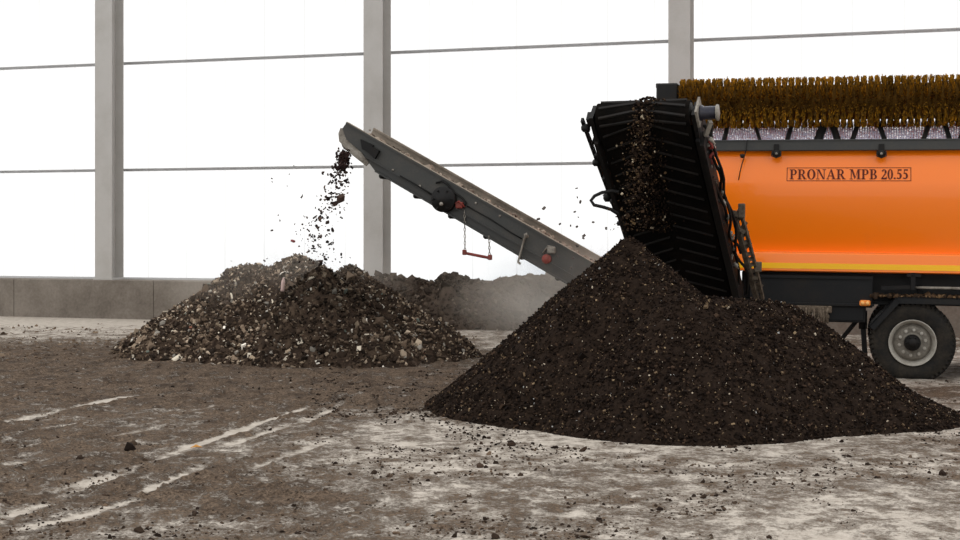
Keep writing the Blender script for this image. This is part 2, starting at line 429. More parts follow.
# ---- the dark compost heap under the side conveyor
def seg_d(x, y, a, b):
    a = np.array(a); b = np.array(b); d = b - a; t = np.clip(((x - a[0]) * d[0] + (y - a[1]) * d[1]) / (d @ d), 0, 1)
    return np.hypot(x - a[0] - t * d[0], y - a[1] - t * d[1]), t
def skirt(h, h0=.22, k=.5):
    """concave toe"""
    return np.where(h < h0, h0 - (h0 - h) * k - .0, h)
def compost_h(x, y, fine=True):
    r = np.hypot(x - 1.66, y - 15.6)
    A = 1.93 - .865 * np.sqrt(r * r + .004)
    d, t = seg_d(x, y, (2.05, 14.33), (3.2, 15.0))
    top = 1.29 - .05 * t
    slope = .87 - .08 * sstep(3.0, 4.2, x)
    B = top - slope * np.sqrt(d * d + .03) + .10
    h = smax(A, B, .045)
    wob = (fbm(x * 1.1 + 3, y * 1.1 + 8, 3) - .5) * .16
    h = h + wob * (.45 + .55 * sstep(0, .5, h)) * sstep(1.95, 1.6, h)
    kk = .85 - .27 * sstep(3.9, 4.5, x); hk = .14 + .08 * sstep(3.9, 4.5, x)
    h = np.where(h < hk, hk - (hk - h) * kk, h)
    if fine:
        h = h + (fbm(x * 9, y * 9, 4, .65) - .5) * .07 + (rng.random(np.shape(x)) - .5) * .022
    return h
m_comp = grimy('dark_compost', srgb(38, 30, 25), srgb(56, 45, 37), .35, 14, .95, 0, .02, 90)
comp = heap('compost_heap', compost_h, -1.3, 5.9, 12.2, 18.6, .032, m_comp)
tag(comp, 'large dark brown compost heap with pale flecks under the black side conveyor', 'heap')
P = scatter(lambda x, y: compost_h(x, y, False), 46000, -1.2, 5.6, 12.3, 17.2, .0); P[:, 2] += rng.uniform(-.02, .022, len(P))
V, F, C = flakes(P, rng.gamma(2.5, .0052, len(P)) + .009, palette(len(P), [(25, 19, 16), (41, 32, 26), (65, 51, 41), (104, 87, 68), (35, 28, 24)], [5, 5, 1.8, .4, 3]), thin=.4)
ch = raw_mesh('compost_crumbs', V, F, m_chips, C, parent=comp, kind='stuff')
P = scatter(lambda x, y: compost_h(x, y, False), 2600, -1.2, 5.6, 12.3, 17.0, .02); P[:, 2] += .012
V, F, C = flakes(P, rng.gamma(1.6, .0042, len(P)) + .0055, palette(len(P), [(190, 176, 156), (140, 120, 94), (176, 176, 174)], [2.2, 5, .7]))
ch = raw_mesh('pale_flecks', V, F, m_chips, C, parent=comp, kind='stuff'); ch['label'] = 'pale wood and plastic flecks on the dark heap'
# crumbs strewn at its foot
# ---- rubble heap under the raised conveyor
def rubble_h(x, y, fine=True):
    h = np.full(np.shape(x), -5.0)
    for (px, py, Y, s, rr) in ((298, 257, 23.2, .72, .25), (255, 266, 23.4, .68, .3), (212, 300, 22.6, .62, .25), (321, 267, 21.35, .92, .05), (348, 267, 22.6, .80, .12),
                               (382, 290, 22.2, .80, .15), (245, 300, 21.6, .8, .12), (172, 331, 21.6, .62, .15), (436, 320, 21.6, .92, .10), (415, 322, 21.4, .7, .1), (300, 316, 21.0, .7, .25), (360, 318, 20.9, .7, .25)):
        c = world_at(px, py, Y)
        r = np.hypot(x - c.x, y - c.y)
        h = smax(h, c.z + s * rr - s * np.sqrt(r * r + rr * rr), .03)
    h = h + (fbm(x * 1.7 + 1, y * 1.7, 3) - .5) * .16 * sstep(0, .4, h)
    if fine: h = h + (fbm(x * 7, y * 7, 4, .7) - .5) * .16 + (rng.random(np.shape(x)) - .5) * .03
    return h
m_rub = grimy('mixed_rubble', srgb(50, 41, 35), srgb(92, 77, 64), .4, 6, .95, 0, .03, 40)
bx = (-6.6, .9, 19.2, 26.2)
rub = heap('rubble_heap', rubble_h, *bx, .045, m_rub)
tag(rub, 'tall heap of coarse brown rubble and waste under the raised conveyor tip', 'heap')
def rub_s(x, y): return rubble_h(x, y, False)
c0 = world_at(322, 300, 21.0)
def zone(P, C):
    """colours go darker round the middle cone, lighter and tan towards flanks and toe"""
    d_ = np.hypot((P[:, 0] - c0.x) / .95, (P[:, 1] - c0.y) / 1.5) + (fbm(P[:, 0] * 1.5, P[:, 1] * 1.5, 3) - .5) * 1.2
    k = .42 + .82 * sstep(.45, 1.35, d_)
    return C * k[:, None] * np.array([1.03, 1.0, .95])
P = scatter(rub_s, 17000, *bx, .0); P[:, 2] += rng.uniform(-.04, .05, len(P))
V, F, C = chunks(P, rng.gamma(1.7, .0078, len(P)) + .009, palette(len(P), [(58, 49, 43), (84, 72, 62), (118, 104, 91), (164, 150, 134), (42, 36, 32), (132, 128, 122)], [5, 5, 3.6, 1.0, 5, .7]), jitter=.5); C = zone(np.repeat(P, 12, 0), C)
raw_mesh('rubble_lumps', V, F, m_chips, C, parent=rub, kind='stuff')
P = scatter(rub_s, 7000, *bx, .0); P[:, 2] += rng.uniform(-.02, .06, len(P))
V, F, C = flakes(P, rng.gamma(1.8, .015, len(P)) + .014, palette(len(P), [(56, 47, 41), (92, 79, 68), (142, 128, 112), (202, 194, 180), (226, 222, 214), (112, 122, 116), (130, 88, 74)], [5.5, 5, 3.6, 1.5, .5, .12, .08]), aspect=(.2, .9)); C = zone(np.repeat(P, 8, 0), C)
raw_mesh('waste_scraps', V, F, m_chips, C, parent=rub, kind='stuff')

# ---- dark bank of material heaped against the base wall
def bank_h(x, y, fine=True):
    t = (x + 9.23) / .953
    dist = wall_y(x) - y - .62
    yy = np.clip(dist, -.2, 4)
    prof = 1.0 + (fbm(x * 1.6 + 2, 0 * x, 4, .6) - .5) * .42
    prof = prof + .12 * np.exp(-((x + .5) / .35) ** 2)
    prof = prof * sstep(-3.6, -2.1, x) * sstep(5.5, 4.2, x)
    h = prof - np.maximum(yy - .45, 0) * 1.7 - .05
    if fine: h = h + (fbm(x * 5, y * 5, 4, .65) - .5) * .34 + (rng.random(np.shape(x)) - .5) * .03
    return np.where(dist < .02, -1, h)
m_bank = grimy('dark_soil_bank', srgb(66, 57, 50), srgb(92, 80, 70), .4, 4, .95, 0, .03, 40)
bank = heap('soil_bank', bank_h, -3.6, 5.5, 25.2, 30.2, .05, m_bank)
P = scatter(lambda x, y: bank_h(x, y, False), 9000, -3.6, 5.5, 25.4, 30.0, .05); P[:, 2] += rng.uniform(-.05, .06, len(P))
V, F, C = chunks(P, rng.gamma(1.6, .012, len(P)) + .012, palette(len(P), [(62, 53, 46), (80, 70, 61), (46, 39, 34), (100, 90, 80)], [4, 3, 4, .8]), jitter=.5)
raw_mesh('soil_lumps', V, F, m_chips, C, parent=bank, kind='stuff')
tag(bank, 'low dark soil bank heaped against the base wall behind the rubble heap', 'bank')

# ---- clods and crumbs strewn on the floor
def strew(n, px, py, sz, cols, w, thr=0.0):
    x = rng.uniform(*px, n); y = rng.uniform(*py, n) ; Y = FPX * EYE / (y - HY); X = (x - CX) / FPX * Y
    k = (Y < wall_y(X) - .5) & (compost_h(X, Y, False) < .02) & (rub_s(X, Y) < .02) & (bank_h(X, Y, False) < 0)
    d = dirt_field(X, Y); k &= (fbm(X * 1.3, Y * 1.3, 3) + (d - .5) * .6 > thr)
    X, Y = X[k], Y[k]; s = rng.gamma(1.6, sz, len(X)) + sz * .5
    return np.c_[X, Y, s * .12], s
parts = []
for args in ((18000, (0, 960), (330, 540), .0036, [(52, 42, 35), (78, 65, 54), (104, 88, 74)], [4, 4, 2], .42),
             (5200, (0, 960), (395, 545), .0048, [(44, 35, 30), (66, 54, 45)], [3, 2], .50),
             (7000, (310, 480), (372, 418), .0042, [(36, 29, 24), (56, 45, 37)], [2, 1], .30),
             (2600, (0, 440), (360, 400), .0045, [(40, 33, 28), (62, 51, 43)], [2, 1], .45),
             (3600, (0, 480), (322, 362), .008, [(92, 76, 62), (120, 104, 88), (66, 54, 45)], [2, 2, 2], .40),
             (3000, (380, 960), (405, 452), .005, [(36, 28, 24), (58, 46, 38)], [2, 1], .38)):
    P, s = strew(*args[:6], args[6]); parts.append(chunks(P, s, palette(len(P), args[4], args[5]), jitter=.22, flat=(.3, .7)))
off = 0; Vs, Fs, Cs = [], [], []
for V, F, C in parts: Vs.append(V); Fs.append(F + off); Cs.append(C); off += len(V)
dd = raw_mesh('dirt_crumbs', np.concatenate(Vs), np.concatenate(Fs), m_chips, np.concatenate(Cs))
tag(dd, 'small brown crumbs of dirt strewn all over the concrete floor', 'dirt', kind='stuff')

def lone(name, pos, size, col, label, cat, flat=(.5, .8), scl=(1, 1, 1), group=None, n=1):
    V, F, C = chunks(np.zeros((1, 3)), np.array([size]), np.array([srgb(*col)]), jitter=.16, flat=flat)
    V = V * np.array(scl)
    o = raw_mesh(name, V, F, m_chips, C); o.location = pos; tag(o, label, cat, group); return o
q = floor_at(130, 453); lone('dirt_clod', (q.x, q.y, .035), .075, (34, 27, 23), 'dark fist-sized dirt clod lying alone on the tracked floor in front', 'clod')
q = floor_at(80, 461); lone('dirt_clod', (q.x, q.y, .02), .05, (52, 42, 35), 'smaller brown dirt clod near the left edge of the tracked floor', 'clod')
q = floor_at(196, 451)
lf = MB(); L = [(-.05, 0, .0), (-.02, .022, .012), (.02, .024, .014), (.055, 0, .006), (.02, -.022, .012), (-.02, -.024, .01), (0, 0, .03)]
lf.add(L + [(a, b, c - .004) for a, b, c in L], [(0, 1, 6), (1, 2, 6), (2, 3, 6), (3, 4, 6), (4, 5, 6), (5, 0, 6), (7, 13, 8), (8, 13, 9), (9, 13, 10), (10, 13, 11), (11, 13, 12), (12, 13, 7),
        (0, 7, 8, 1), (1, 8, 9, 2), (2, 9, 10, 3), (3, 10, 11, 4), (4, 11, 12, 5), (5, 12, 7, 0)])
m_leaf = grimy('ochre_leaf', srgb(186, 132, 62), srgb(140, 96, 50), .3, 20, .7, 0, 0)
tag(lf.build('dry_leaf', m_leaf, loc=(q.x, q.y, .03)), 'ochre yellow dry leaf on a pale wheel track of the floor', 'leaf')

# bits on and over the rubble heap
pp = world_at(293, 241, 21.6)
lone('plastic_scrap', pp, .055, (176, 104, 104), 'dull red scrap flying over the rubble heap against the white wall', 'scrap', flat=(.3, .5))
pp = world_at(283, 284, 21.75)
bt = MB(); bt.lathe([(.0, -.12), (.027, -.115), (.03, -.09), (.03, .03), (.027, .05), (.015, .08), (.014, .10), (0, .102)], (0, 0, 0), (.1, 0, 1), 14)
m_bot = grimy('pinkish_plastic', srgb(206, 178, 170), srgb(150, 120, 110), .3, 8, .5, 0, 0)
bt_o = bt.build('plastic_bottle', m_bot, loc=(pp.x, pp.y, max(pp.z, float(rub_s(np.array(pp.x), np.array(pp.y))) + .08))); tag(bt_o, 'pinkish white scrap standing upright on the rubble heap', 'scrap')

# falling stream from the long conveyor
N = 430
tt = rng.random(N) ** 1.1
yy = 148 + tt * 115
xx = 343.5 - 26 * tt + 8 * np.sin(tt * 7) * tt + rng.normal(0, 1, N) * (2.6 + 9 * tt ** .8)
dep = rng.uniform(20.9, 21.9, N)
P = np.array([world_at(a, b, c) for a, b, c in zip(xx, yy, dep)])
V, F, C = flakes(P, rng.gamma(1.8, .010, N) * (1.3 - .5 * tt) + .010, palette(N, [(44, 36, 33), (74, 60, 54), (110, 90, 80)], [5, 3, 1]), thin=.45)
P2 = np.array([world_at(343 + rng.normal(0, 3.2), 152 + rng.random() * 16, rng.uniform(20.9, 21.7)) for _ in range(150)])
V2, F2, C2 = flakes(P2, rng.gamma(2.5, .009, 150) + .014, palette(150, [(50, 38, 36), (74, 58, 54)], [3, 2]), thin=.5)
fs = raw_mesh('falling_rubble', np.concatenate([V, V2]), np.concatenate([F, F2 + len(V)]), m_chips, np.concatenate([C, C2]))
tag(fs, 'stream of brown debris falling from the raised conveyor tip', 'debris', kind='stuff')

# separate specks flying past the white wall
speck, fc, cc = flakes(np.zeros((1, 3)), np.array([.05]), np.array([srgb(92, 84, 80)]), thin=.4)
sp0 = None
for i in range(46):
    if i < 26: px, py, Y = rng.normal(305, 32), rng.uniform(165, 262), rng.uniform(20.5, 22.3)
    else: px, py, Y = rng.normal(578, 22), rng.uniform(190, 268), rng.uniform(15.2, 16.4)
    if px > 618 or (px < 600 and py > 237 + (628 - px) * .8 - 12) : px, py = 590 + rng.uniform(-15, 12), rng.uniform(185, 245)
    if i >= 26 and px > 608: px = 606
    o = raw_mesh('flying_speck', speck, fc, m_chips, cc) if sp0 is None else sp0.copy()
    if sp0 is None: sp0 = o
    else: COL.objects.link(o)
    o.location = world_at(px, py, Y); o.rotation_euler = tuple(rng.uniform(0, 6, 3)); sc_ = rng.uniform(.35, .95); o.scale = (sc_, sc_, sc_)
    if i < 26: tag(o, 'dark speck of debris drifting in the air around the falling rubble stream', 'speck', 'specks around the rubble stream')
    else: tag(o, 'dark speck of debris flying in the air between long conveyor and black side conveyor', 'speck', 'specks beside the compost heap')

# ------------------------------------------------------------------ the screening machine
ROOT = bpy.data.objects.new('trommel_screen', None); COL.objects.link(ROOT)
ROOT.location = (5.68, 18.4, 0); ROOT.rotation_euler = (0, math.radians(.55), math.radians(-15))
tag(ROOT, 'orange wheeled screening machine with long brush on top and two conveyors', 'machine')
MR = Matrix.LocRotScale(ROOT.location, Euler(ROOT.rotation_euler), Vector((1, 1, 1))); MRI = MR.inverted()
def L(p): return MRI @ Vector(p)                       # world -> machine
def loc(px, py, v):                                     # machine point where the line of sight meets the plane at depth v
    o_ = MRI @ Vector((0, 0, EYE)); d = MRI @ world_at(px, py, 1.0) - o_
    return o_ + d * ((v - o_.y) / d.y)

m_orange = grimy('orange_paint', srgb(255, 126, 6), srgb(236, 120, 30), .12, 1.2, .3, 0, 0)
m_orange.node_tree.nodes['Principled BSDF'].inputs['Coat Weight'].default_value = .3
m_yellow = grimy('yellow_stripe', srgb(255, 192, 8), srgb(240, 176, 30), .1, 3, .4, 0, 0)
m_dark = grimy('dark_chassis_paint', srgb(21, 22, 24), srgb(48, 43, 38), .3, 2.5, .55, 0, .002)
m_black = grimy('black_steel', srgb(17, 16, 16), srgb(46, 40, 35), .3, 6, .55, 0, .003)
m_rubber = grimy('black_belt_rubber', srgb(15, 14, 13), srgb(34, 28, 24), .4, 3, .9, 0, .002)
m_grey = grimy('dark_grey_paint', srgb(50, 51, 49), srgb(86, 80, 73), .35, 2.5, .5, 0, .001)
m_grey2 = grimy('dusty_grey_board', srgb(118, 109, 98), srgb(160, 148, 134), .55, 3, .8, 0, .002)
m_pale = grimy('pale_dusty_metal', srgb(166, 160, 150), srgb(86, 78, 70), .55, 8, .6, .1, .003)
m_red = grimy('dull_red_paint', srgb(138, 50, 44), srgb(104, 70, 62), .5, 12, .6, 0, 0)
m_text = grimy('dark_brown_lettering', srgb(92, 30, 12), srgb(104, 40, 16), .2, 6, .6, 0, 0)
m_tyre = grimy('dusty_tyre_rubber', srgb(30, 29, 28), srgb(64, 58, 50), .45, 5, .85, 0, .004, 30)
m_rim = grimy('grey_wheel_steel', srgb(176, 172, 163), srgb(130, 121, 108), .4, 7, .5, 0, .002)
m_disc = grimy('dusty_disc_steel', srgb(132, 127, 118), srgb(92, 84, 74), .4, 9, .6, 0, .002)
m_amber = grimy('amber_lens', srgb(242, 140, 44), srgb(214, 110, 34), .15, 20, .3, 0, 0)
m_greyd = grimy('darker_grey_frame', srgb(48, 49, 48), srgb(74, 70, 64), .35, 3, .5, 0, .001)
m_glass = grimy('dark_motor_case', srgb(40, 40, 52), srgb(80, 76, 74), .35, 8, .35, .4, 0)

U0, U1 = -3.15, 3.6
# --- orange side body
prof = [(.14, 3.05), (.085, 2.98), (.065, 2.92), (-.01, 2.60), (-.014, 2.52), (-.012, 2.42), (.0, 2.27), (.022, 2.12), (.05, 1.96), (.082, 1.81), (.115, 1.66), (.115, 1.655), (.0, 1.64), (-.01, 1.62), (-.01, 1.40), (.02, 1.385),
        (2.48, 1.385), (2.51, 1.40), (2.51, 1.66), (2.3, 1.72), (2.42, 2.05), (2.51, 2.7), (2.38, 3.05)]
b = MB()
n = len(prof); us = np.linspace(U0, U1, 14)
vs = [(u, v, z) for u in us for v, z in prof]
fs = []
for i in range(len(us) - 1):
    for k in range(n):
        if k == n - 1: continue
        fs.append((i * n + k, i * n + k + 1, (i + 1) * n + k + 1, (i + 1) * n + k))
b.add(vs, fs)
for i in (0, len(us) - 1): b.add([(us[i], v, z) for v, z in prof], [tuple(range(n))])
body = b.build('side_body', m_orange, ROOT); body['label'] = 'orange curved side panel of the machine'
for p_ in body.data.polygons: p_.use_smooth = len(p_.vertices) == 4
md = body.modifiers.new('edge', 'EDGE_SPLIT'); md.split_angle = math.radians(28)
# yellow stripe on the lip
ys = MB(); zt = loc(860, 264, -.012).z; zb = loc(860, 269.6, -.012).z
ys.box((U0 + .01, -.0135, zb), (U1 - .01, -.0085, zt)); yo = ys.build('stripe', m_yellow, body); yo['label'] = 'yellow stripe along the orange lip'
# dark rail
zr0, zr1 = loc(840, 150.6, 0.02).z, loc(840, 139.8, 0.02).z
rl = MB(); rl.box((U0, -.015, zr0), (U1, .10, zr1), bev=.008); rl.box((U0, -.03, zr1 - .012), (U1, .12, zr1 + .004))
rl.build('top_rail', m_greyd, ROOT)
for px in (776.5, 881.5):
    q = loc(px, 153, -.03); lt = MB()
    lt.box((q.x - .05, -.05, q.z - .015), (q.x + .05, -.01, q.z + .03), bev=.008); lt.box((q.x - .035, -.045, q.z + .02), (q.x + .035, -.012, q.z + .12), bev=.006)
    lt.lathe([(.0, 0), (.05, 0), (.055, .03), (.03, .045), (0, .045)], (q.x, -.012, q.z - .01), (0, -1, 0), 14)
    lt.tube([(q.x - .055, -.05, q.z + .03), (q.x - .06, -.06, q.z - .04), (q.x, -.065, q.z - .065), (q.x + .06, -.06, q.z - .04), (q.x + .055, -.05, q.z + .03)], .009, 6)
    lo = lt.build('panel_latch', m_black, ROOT)
    lb = MB(); lb.lathe([(.0, 0), (.018, 0), (.018, .012), (0, .014)], (q.x, -.06, q.z - .01), (0, -1, 0), 10); lb.build('bolt', m_pale, lo)
# cord hanging on the left of the panel
cdv = MB(); pts = [loc(a, c, -.04) for a, c in ((747, 140), (746, 150), (744, 158), (742, 164), (740, 172), (738.5, 180))]
cdv.tube(pts, .007, 6); q = loc(742.5, 156, -.05); cdv.lathe([(0, -.03), (.03, -.02), (.035, .02), (0, .03)], q, (0, 0, 1), 10)
cdv.build('hanging_cord', m_black, ROOT)

# lettering
def glyphs():
    def ring(cx, cy, rx, ry, ix, iy, a0=0, a1=360, n=18):
        out_ = []
        for i in range(n):
            a = math.radians(a0 + (a1 - a0) * i / n); c = math.radians(a0 + (a1 - a0) * (i + 1) / n)
            out_.append([(cx + ix * math.cos(a), cy + iy * math.sin(a)), (cx + rx * math.cos(a), cy + ry * math.sin(a)), (cx + rx * math.cos(c), cy + ry * math.sin(c)), (cx + ix * math.cos(c), cy + iy * math.sin(c))])
        return out_
    R = lambda a, b, c, d: [[(a, b), (c, b), (c, d), (a, d)]]
    G = {}
    Pb = R(.11, 0, .31, 1) + R(0, 0, .42, .07) + R(0, .93, .38, 1) + R(.3, .93, .42, 1) + R(.3, .44, .42, .51)
    G['P'] = (Pb + ring(.42, .72, .30, .28, .11, .21, -90, 90, 10), .76)
    G['R'] = (Pb + ring(.42, .72, .30, .28, .11, .21, -90, 90, 10) + [[(.36, .48), (.54, .50), (.84, .05), (.62, .05)]] + R(.60, 0, .92, .06), .92)
    G['O'] = (ring(.42, .5, .42, .52, .2, .46, 0, 360, 28), .86)
    G['N'] = (R(.13, 0, .20, 1) + R(0, 0, .34, .06) + R(0, .94, .3, 1) + [[(.12, 1), (.32, 1), (.84, 0), (.78, 0), (.68, .02)]] + R(.77, 0, .84, 1) + R(.64, .94, .98, 1), .98)
    G['A'] = ([[(.06, 0), (.14, 0), (.46, .86), (.44, 1.02)], [(.40, .98), (.52, 1.02), (.88, 0), (.64, 0)]] + R(.22, .30, .64, .37) + R(0, 0, .27, .06) + R(.54, 0, .97, .06), .96)
    G['M'] = (R(.13, 0, .20, 1) + R(0, 0, .34, .06) + R(0, .94, .3, 1) + [[(.12, 1), (.33, 1), (.60, .22), (.52, 0)], [(.52, 0), (.60, .22), (.88, 1), (.80, 1)]] + R(.80, 0, 1.0, 1) + R(.70, 0, 1.12, .06) + R(.85, .94, 1.12, 1), 1.12)
    G['B'] = (R(.11, 0, .31, 1) + R(0, 0, .42, .07) + R(0, .93, .42, 1) + R(.3, .47, .42, .54) + ring(.42, .75, .26, .25, .08, .18, -90, 90, 10) + ring(.42, .26, .32, .26, .12, .19, -90, 90, 10), .78)
    G['2'] = (ring(.27, .72, .25, .28, .07, .22, -35, 165, 12) + [[(.44, .50), (.33, .58), (.0, .10), (.0, .0), (.12, .1)]] + R(0, 0, .52, .15) + R(.46, .0, .54, .26), .56)
    G['0'] = (ring(.27, .5, .27, .52, .10, .46, 0, 360, 24), .56)
    G['5'] = (R(.13, .86, .50, 1.0) + [[(.10, .52), (.16, .52), (.20, .9), (.13, .9)]] + ring(.22, .34, .30, .32, .10, .22, -140, 120, 14), .56)
    G['.'] = (ring(.1, .1, .1, .1, .0, .0, 0, 360, 12), .22)
    return G
G = glyphs(); txt = 'PRONAR MPB 20.55'
adv = [(.34 if c == ' ' else G[c][1] + .05) for c in txt]; tot = sum(adv)
pa, pb = loc(789.5, 179.2, -.03), loc(909, 179.2, -.03); hgt = loc(850, 169.2, -.03).z - loc(850, 179.3, -.03).z
sxg = (pb.x - pa.x) / tot
def surf_v(z):
    for (v0, z0), (v1, z1) in zip(prof[:12], prof[1:12]):
        if z1 <= z <= z0: return v0 + (v1 - v0) * (z0 - z) / max(z0 - z1, 1e-6)
    return 0
tm = MB(); x = pa.x
for c, ad in zip(txt, adv):
    if c != ' ':
        for poly in G[c][0]:
            tm.prism(poly, lambda a, bb, d, x=x: (x + a * sxg, surf_v(pa.z + bb * hgt) - .002 - d, pa.z + bb * hgt), .001, .004)
    x += ad * sxg
m0, m1 = loc(786.6, 181, -.03), loc(911.4, 167.2, -.03); w = .008
for (a, bb, c, d) in ((m0.x, m0.z, m1.x, m0.z + w), (m0.x, m1.z - w, m1.x, m1.z), (m0.x, m0.z, m0.x + w, m1.z), (m1.x - w, m0.z, m1.x, m1.z)):
    tm.prism([(a, bb), (c, bb), (c, d), (a, d)], lambda p, q, e: (p, surf_v(q) - e, q), .001, .004)
t_ = tm.build('lettering', m_text, body); t_['label'] = 'dark serif lettering in a thin frame'

# --- perforated drum and its bars
m_perf, nt, out = new_mat('perforated_drum_sheet')
tc = node(nt, 'ShaderNodeTexCoord').outputs['UV']
vor = node(nt, 'ShaderNodeTexVoronoi', feature='F1'); vor.inputs['Scale'].default_value = 1; vor.inputs['Randomness'].default_value = .3; nt.links.new(tc, vor.inputs['Vector'])
nz = noise(nt, .35, 3, .6, tc)
hole = math_n(nt, 'LESS_THAN', vor.outputs['Distance'], .37)
clog = ramp(nt, nz.outputs[0], [(.60, 1.0), (.66, 0.0)])
hole = math_n(nt, 'MULTIPLY', hole, clog.outputs[0])
pr = node(nt, 'ShaderNodeBsdfPrincipled'); pr.inputs['Base Color'].default_value = (*srgb(168, 164, 182), 1); pr.inputs['Roughness'].default_value = .5
tr = node(nt, 'ShaderNodeBsdfTransparent'); mx = node(nt, 'ShaderNodeMixShader')
nt.links.new(hole, mx.inputs[0]); nt.links.new(pr.outputs[0], mx.inputs[1]); nt.links.new(tr.outputs[0], mx.inputs[2]); nt.links.new(mx.outputs[0], out.inputs[0])
DV, DZ, DR = 1.25, 2.42, 1.06
def drum_pt(u, a, r=DR): return (u, DV - math.cos(a) * r, DZ + math.sin(a) * r)
na = 40; A0, A1 = math.radians(32), math.radians(148)
vs, fs, uv = [], [], []
for i in range(na + 1):
    a_ = A0 + (A1 - A0) * i / na
    vs += [drum_pt(U0 + .1, a_), drum_pt(U1 - .1, a_)]
for i in range(na): fs.append((2 * i, 2 * i + 1, 2 * i + 3, 2 * i + 2))
dm = MB(); dm.add(vs, fs, smooth=True); drum = dm.build('screen_drum', m_perf, ROOT)
uvl = drum.data.uv_layers.new(name='UVMap'); pitch = .034
for lp in drum.data.loops:
    co = drum.data.vertices[lp.vertex_index].co; i = lp.vertex_index // 2
    uvl.data[lp.index].uv = (co.x / pitch, (A0 + (A1 - A0) * i / na) * DR / pitch)
drum['label'] = 'pale perforated screen drum seen under the brush'
def drum_z_a(px, py):      # where the line of sight first meets the drum
    for v in np.linspace(DV - DR, DV, 200):
        q = loc(px, py, v)
        if math.hypot(q.y - DV, q.z - DZ) <= DR + .015: return q
    return q
for xt, xb, wd in ((728, 724, .05), (755, 760, .035), (792, 787, .05), (824, 818, .09), (832, 838, .07), (858, 852, .05), (879, 885, .05), (929, 923, .05), (945, 950, .05), (965, 960, .05)):
    wd = wd * 1.35; ps = [drum_z_a(xt + (xb - xt) * k, 124 + 17 * k) for k in (-.3, 0, .35, .7, 1.0, 1.3)]
    br = MB(); br.tube(ps, wd * .5, 6); br.build('drum_bar', m_black, ROOT)

# --- brush
BV = .72; cb = loc(820, 102.3, BV); R_B = .352; cz = cb.z
xl = loc(681, 90, BV).x
br = MB(); bm_v, bm_c = [], []
ring_n = 0; u = xl + .03
while u < U1 - .05:
    nb = 620; a_ = rng.uniform(0, 2 * PI, nb); tuft = np.floor(a_ / (2 * PI) * 26)
    a_ = (tuft + .5 + rng.normal(0, .30, nb)) / 26 * 2 * PI + ring_n * .37
    r1 = R_B + rng.normal(0, .010, nb) - .008; du = rng.normal(0, .016, nb); wv_ = .0085
    ca, sa = np.cos(a_), np.sin(a_)
    p0 = np.c_[np.full(nb, u) + du * .4, BV - ca * .15, cz + sa * .15]
    p1 = np.c_[u + du * 1.1, BV - ca * r1, cz + sa * r1]
    side = np.c_[rng.normal(0, 1, nb), -sa * rng.normal(0, 1, nb), ca * rng.normal(0, 1, nb)]; side = side / np.linalg.norm(side, axis=1)[:, None] * wv_
    bm_v.append(np.stack([p0 - side, p0 + side, p1 + side * .8, p1 - side * .8], 1).reshape(-1, 3))
    base = palette(nb, [(186, 132, 34), (154, 112, 38), (118, 88, 40), (88, 66, 38)], [3, 4, 3, 1.2]) * rng.uniform(.8, 1.12)
    if rng.random() < .06: base = base * .7
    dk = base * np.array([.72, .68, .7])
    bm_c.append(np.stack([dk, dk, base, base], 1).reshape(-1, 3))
    u += .0885; ring_n += 1
Vb = np.concatenate(bm_v); Fb = np.arange(len(Vb)).reshape(-1, 4)
brush = raw_mesh('cleaning_brush', Vb, Fb, m_chips, np.concatenate(bm_c), parent=ROOT); brush['label'] = 'long amber bristle brush roller on top of the machine'; brush['kind'] = 'stuff'
sh = MB(); sh.lathe([(.262 + .022 * math.cos(2 * PI * (k_ / 6 - .34)), k_ * .0885 / 6) for k_ in range(int((U1 - xl - .05) / .0885) * 6)], (xl, BV, cz), (1, 0, 0), 30, False); sh.lathe([(.05, -.12), (.05, .05)], (xl, BV, cz), (1, 0, 0), 14)
m_core = grimy('dark_brush_core', srgb(112, 82, 36), srgb(64, 48, 28), .45, 9, .9, 0, .004); sh.build('brush_core', m_core, brush)
# bearing block at the brush end
q0, q1 = loc(657, 100, BV - .1), loc(680, 83.5, BV - .1)
bb_ = MB(); bb_.box((q0.x, BV - .2, q0.z - .25), (q1.x - .015, BV + .2, q1.z), bev=.02); bb_.box((q0.x + .05, BV - .12, q0.z - 1.0), (q1.x - .07, BV + .12, q0.z - .2)); bb_.box((q0.x - .02, BV - .1, q1.z - .06), (q0.x + .05, BV + .1, q1.z + .01), bev=.01)
bb_.build('brush_bearing', m_black, ROOT)

# --- chassis
ch = MB()
zc = 1.385
ul = loc(742, 290, .1).x
ch.box((ul, .30, .98), (U1, .42, zc)); ch.box((ul, 2.08, .98), (U1, 2.2, zc))
ch.box((ul, .22, 1.335), (U1, .50, zc)); ch.box((ul, .22, .96), (U1, .50, 1.0))
for u in (-2.2, -1.2, -.7, 0.0, .7, 1.4, 2.4): ch.box((u - .05, .4, 1.02), (u + .05, 2.1, zc - .02))
ch.build('chassis_frame', m_dark, ROOT)
q0 = loc(750, 305, .05); q1 = loc(873, 275, .05)
pn = MB(); pn.box((q0.x, .06, q0.z), (q1.x, .12, q1.z - .01), bev=.01); pn.box((q0.x - .02, .03, q0.z + .02), (q1.x + .02, .065, q0.z + .05)); pn.box((q0.x, .035, q1.z - .06), (q1.x, .065, q1.z - .02))
pn.bar((q0.x + .02, .05, q1.z - .05), (q0.x + .12, .05, q0.z + .04), .03, .03)
pn.build('skirt_panel', m_dark, ROOT)
# storage box
q0 = loc(826, 321.5, .2); q1 = loc(866, 303, .2)
bx_ = MB(); bx_.box((q0.x, .10, q0.z), (q1.x, .95, q1.z + .02), bev=.015); bx_.box((q0.x + .03, .085, q0.z + .03), (q1.x - .03, .105, q1.z - .02), bev=.006)
bx_.build('tool_box', m_dark, ROOT)
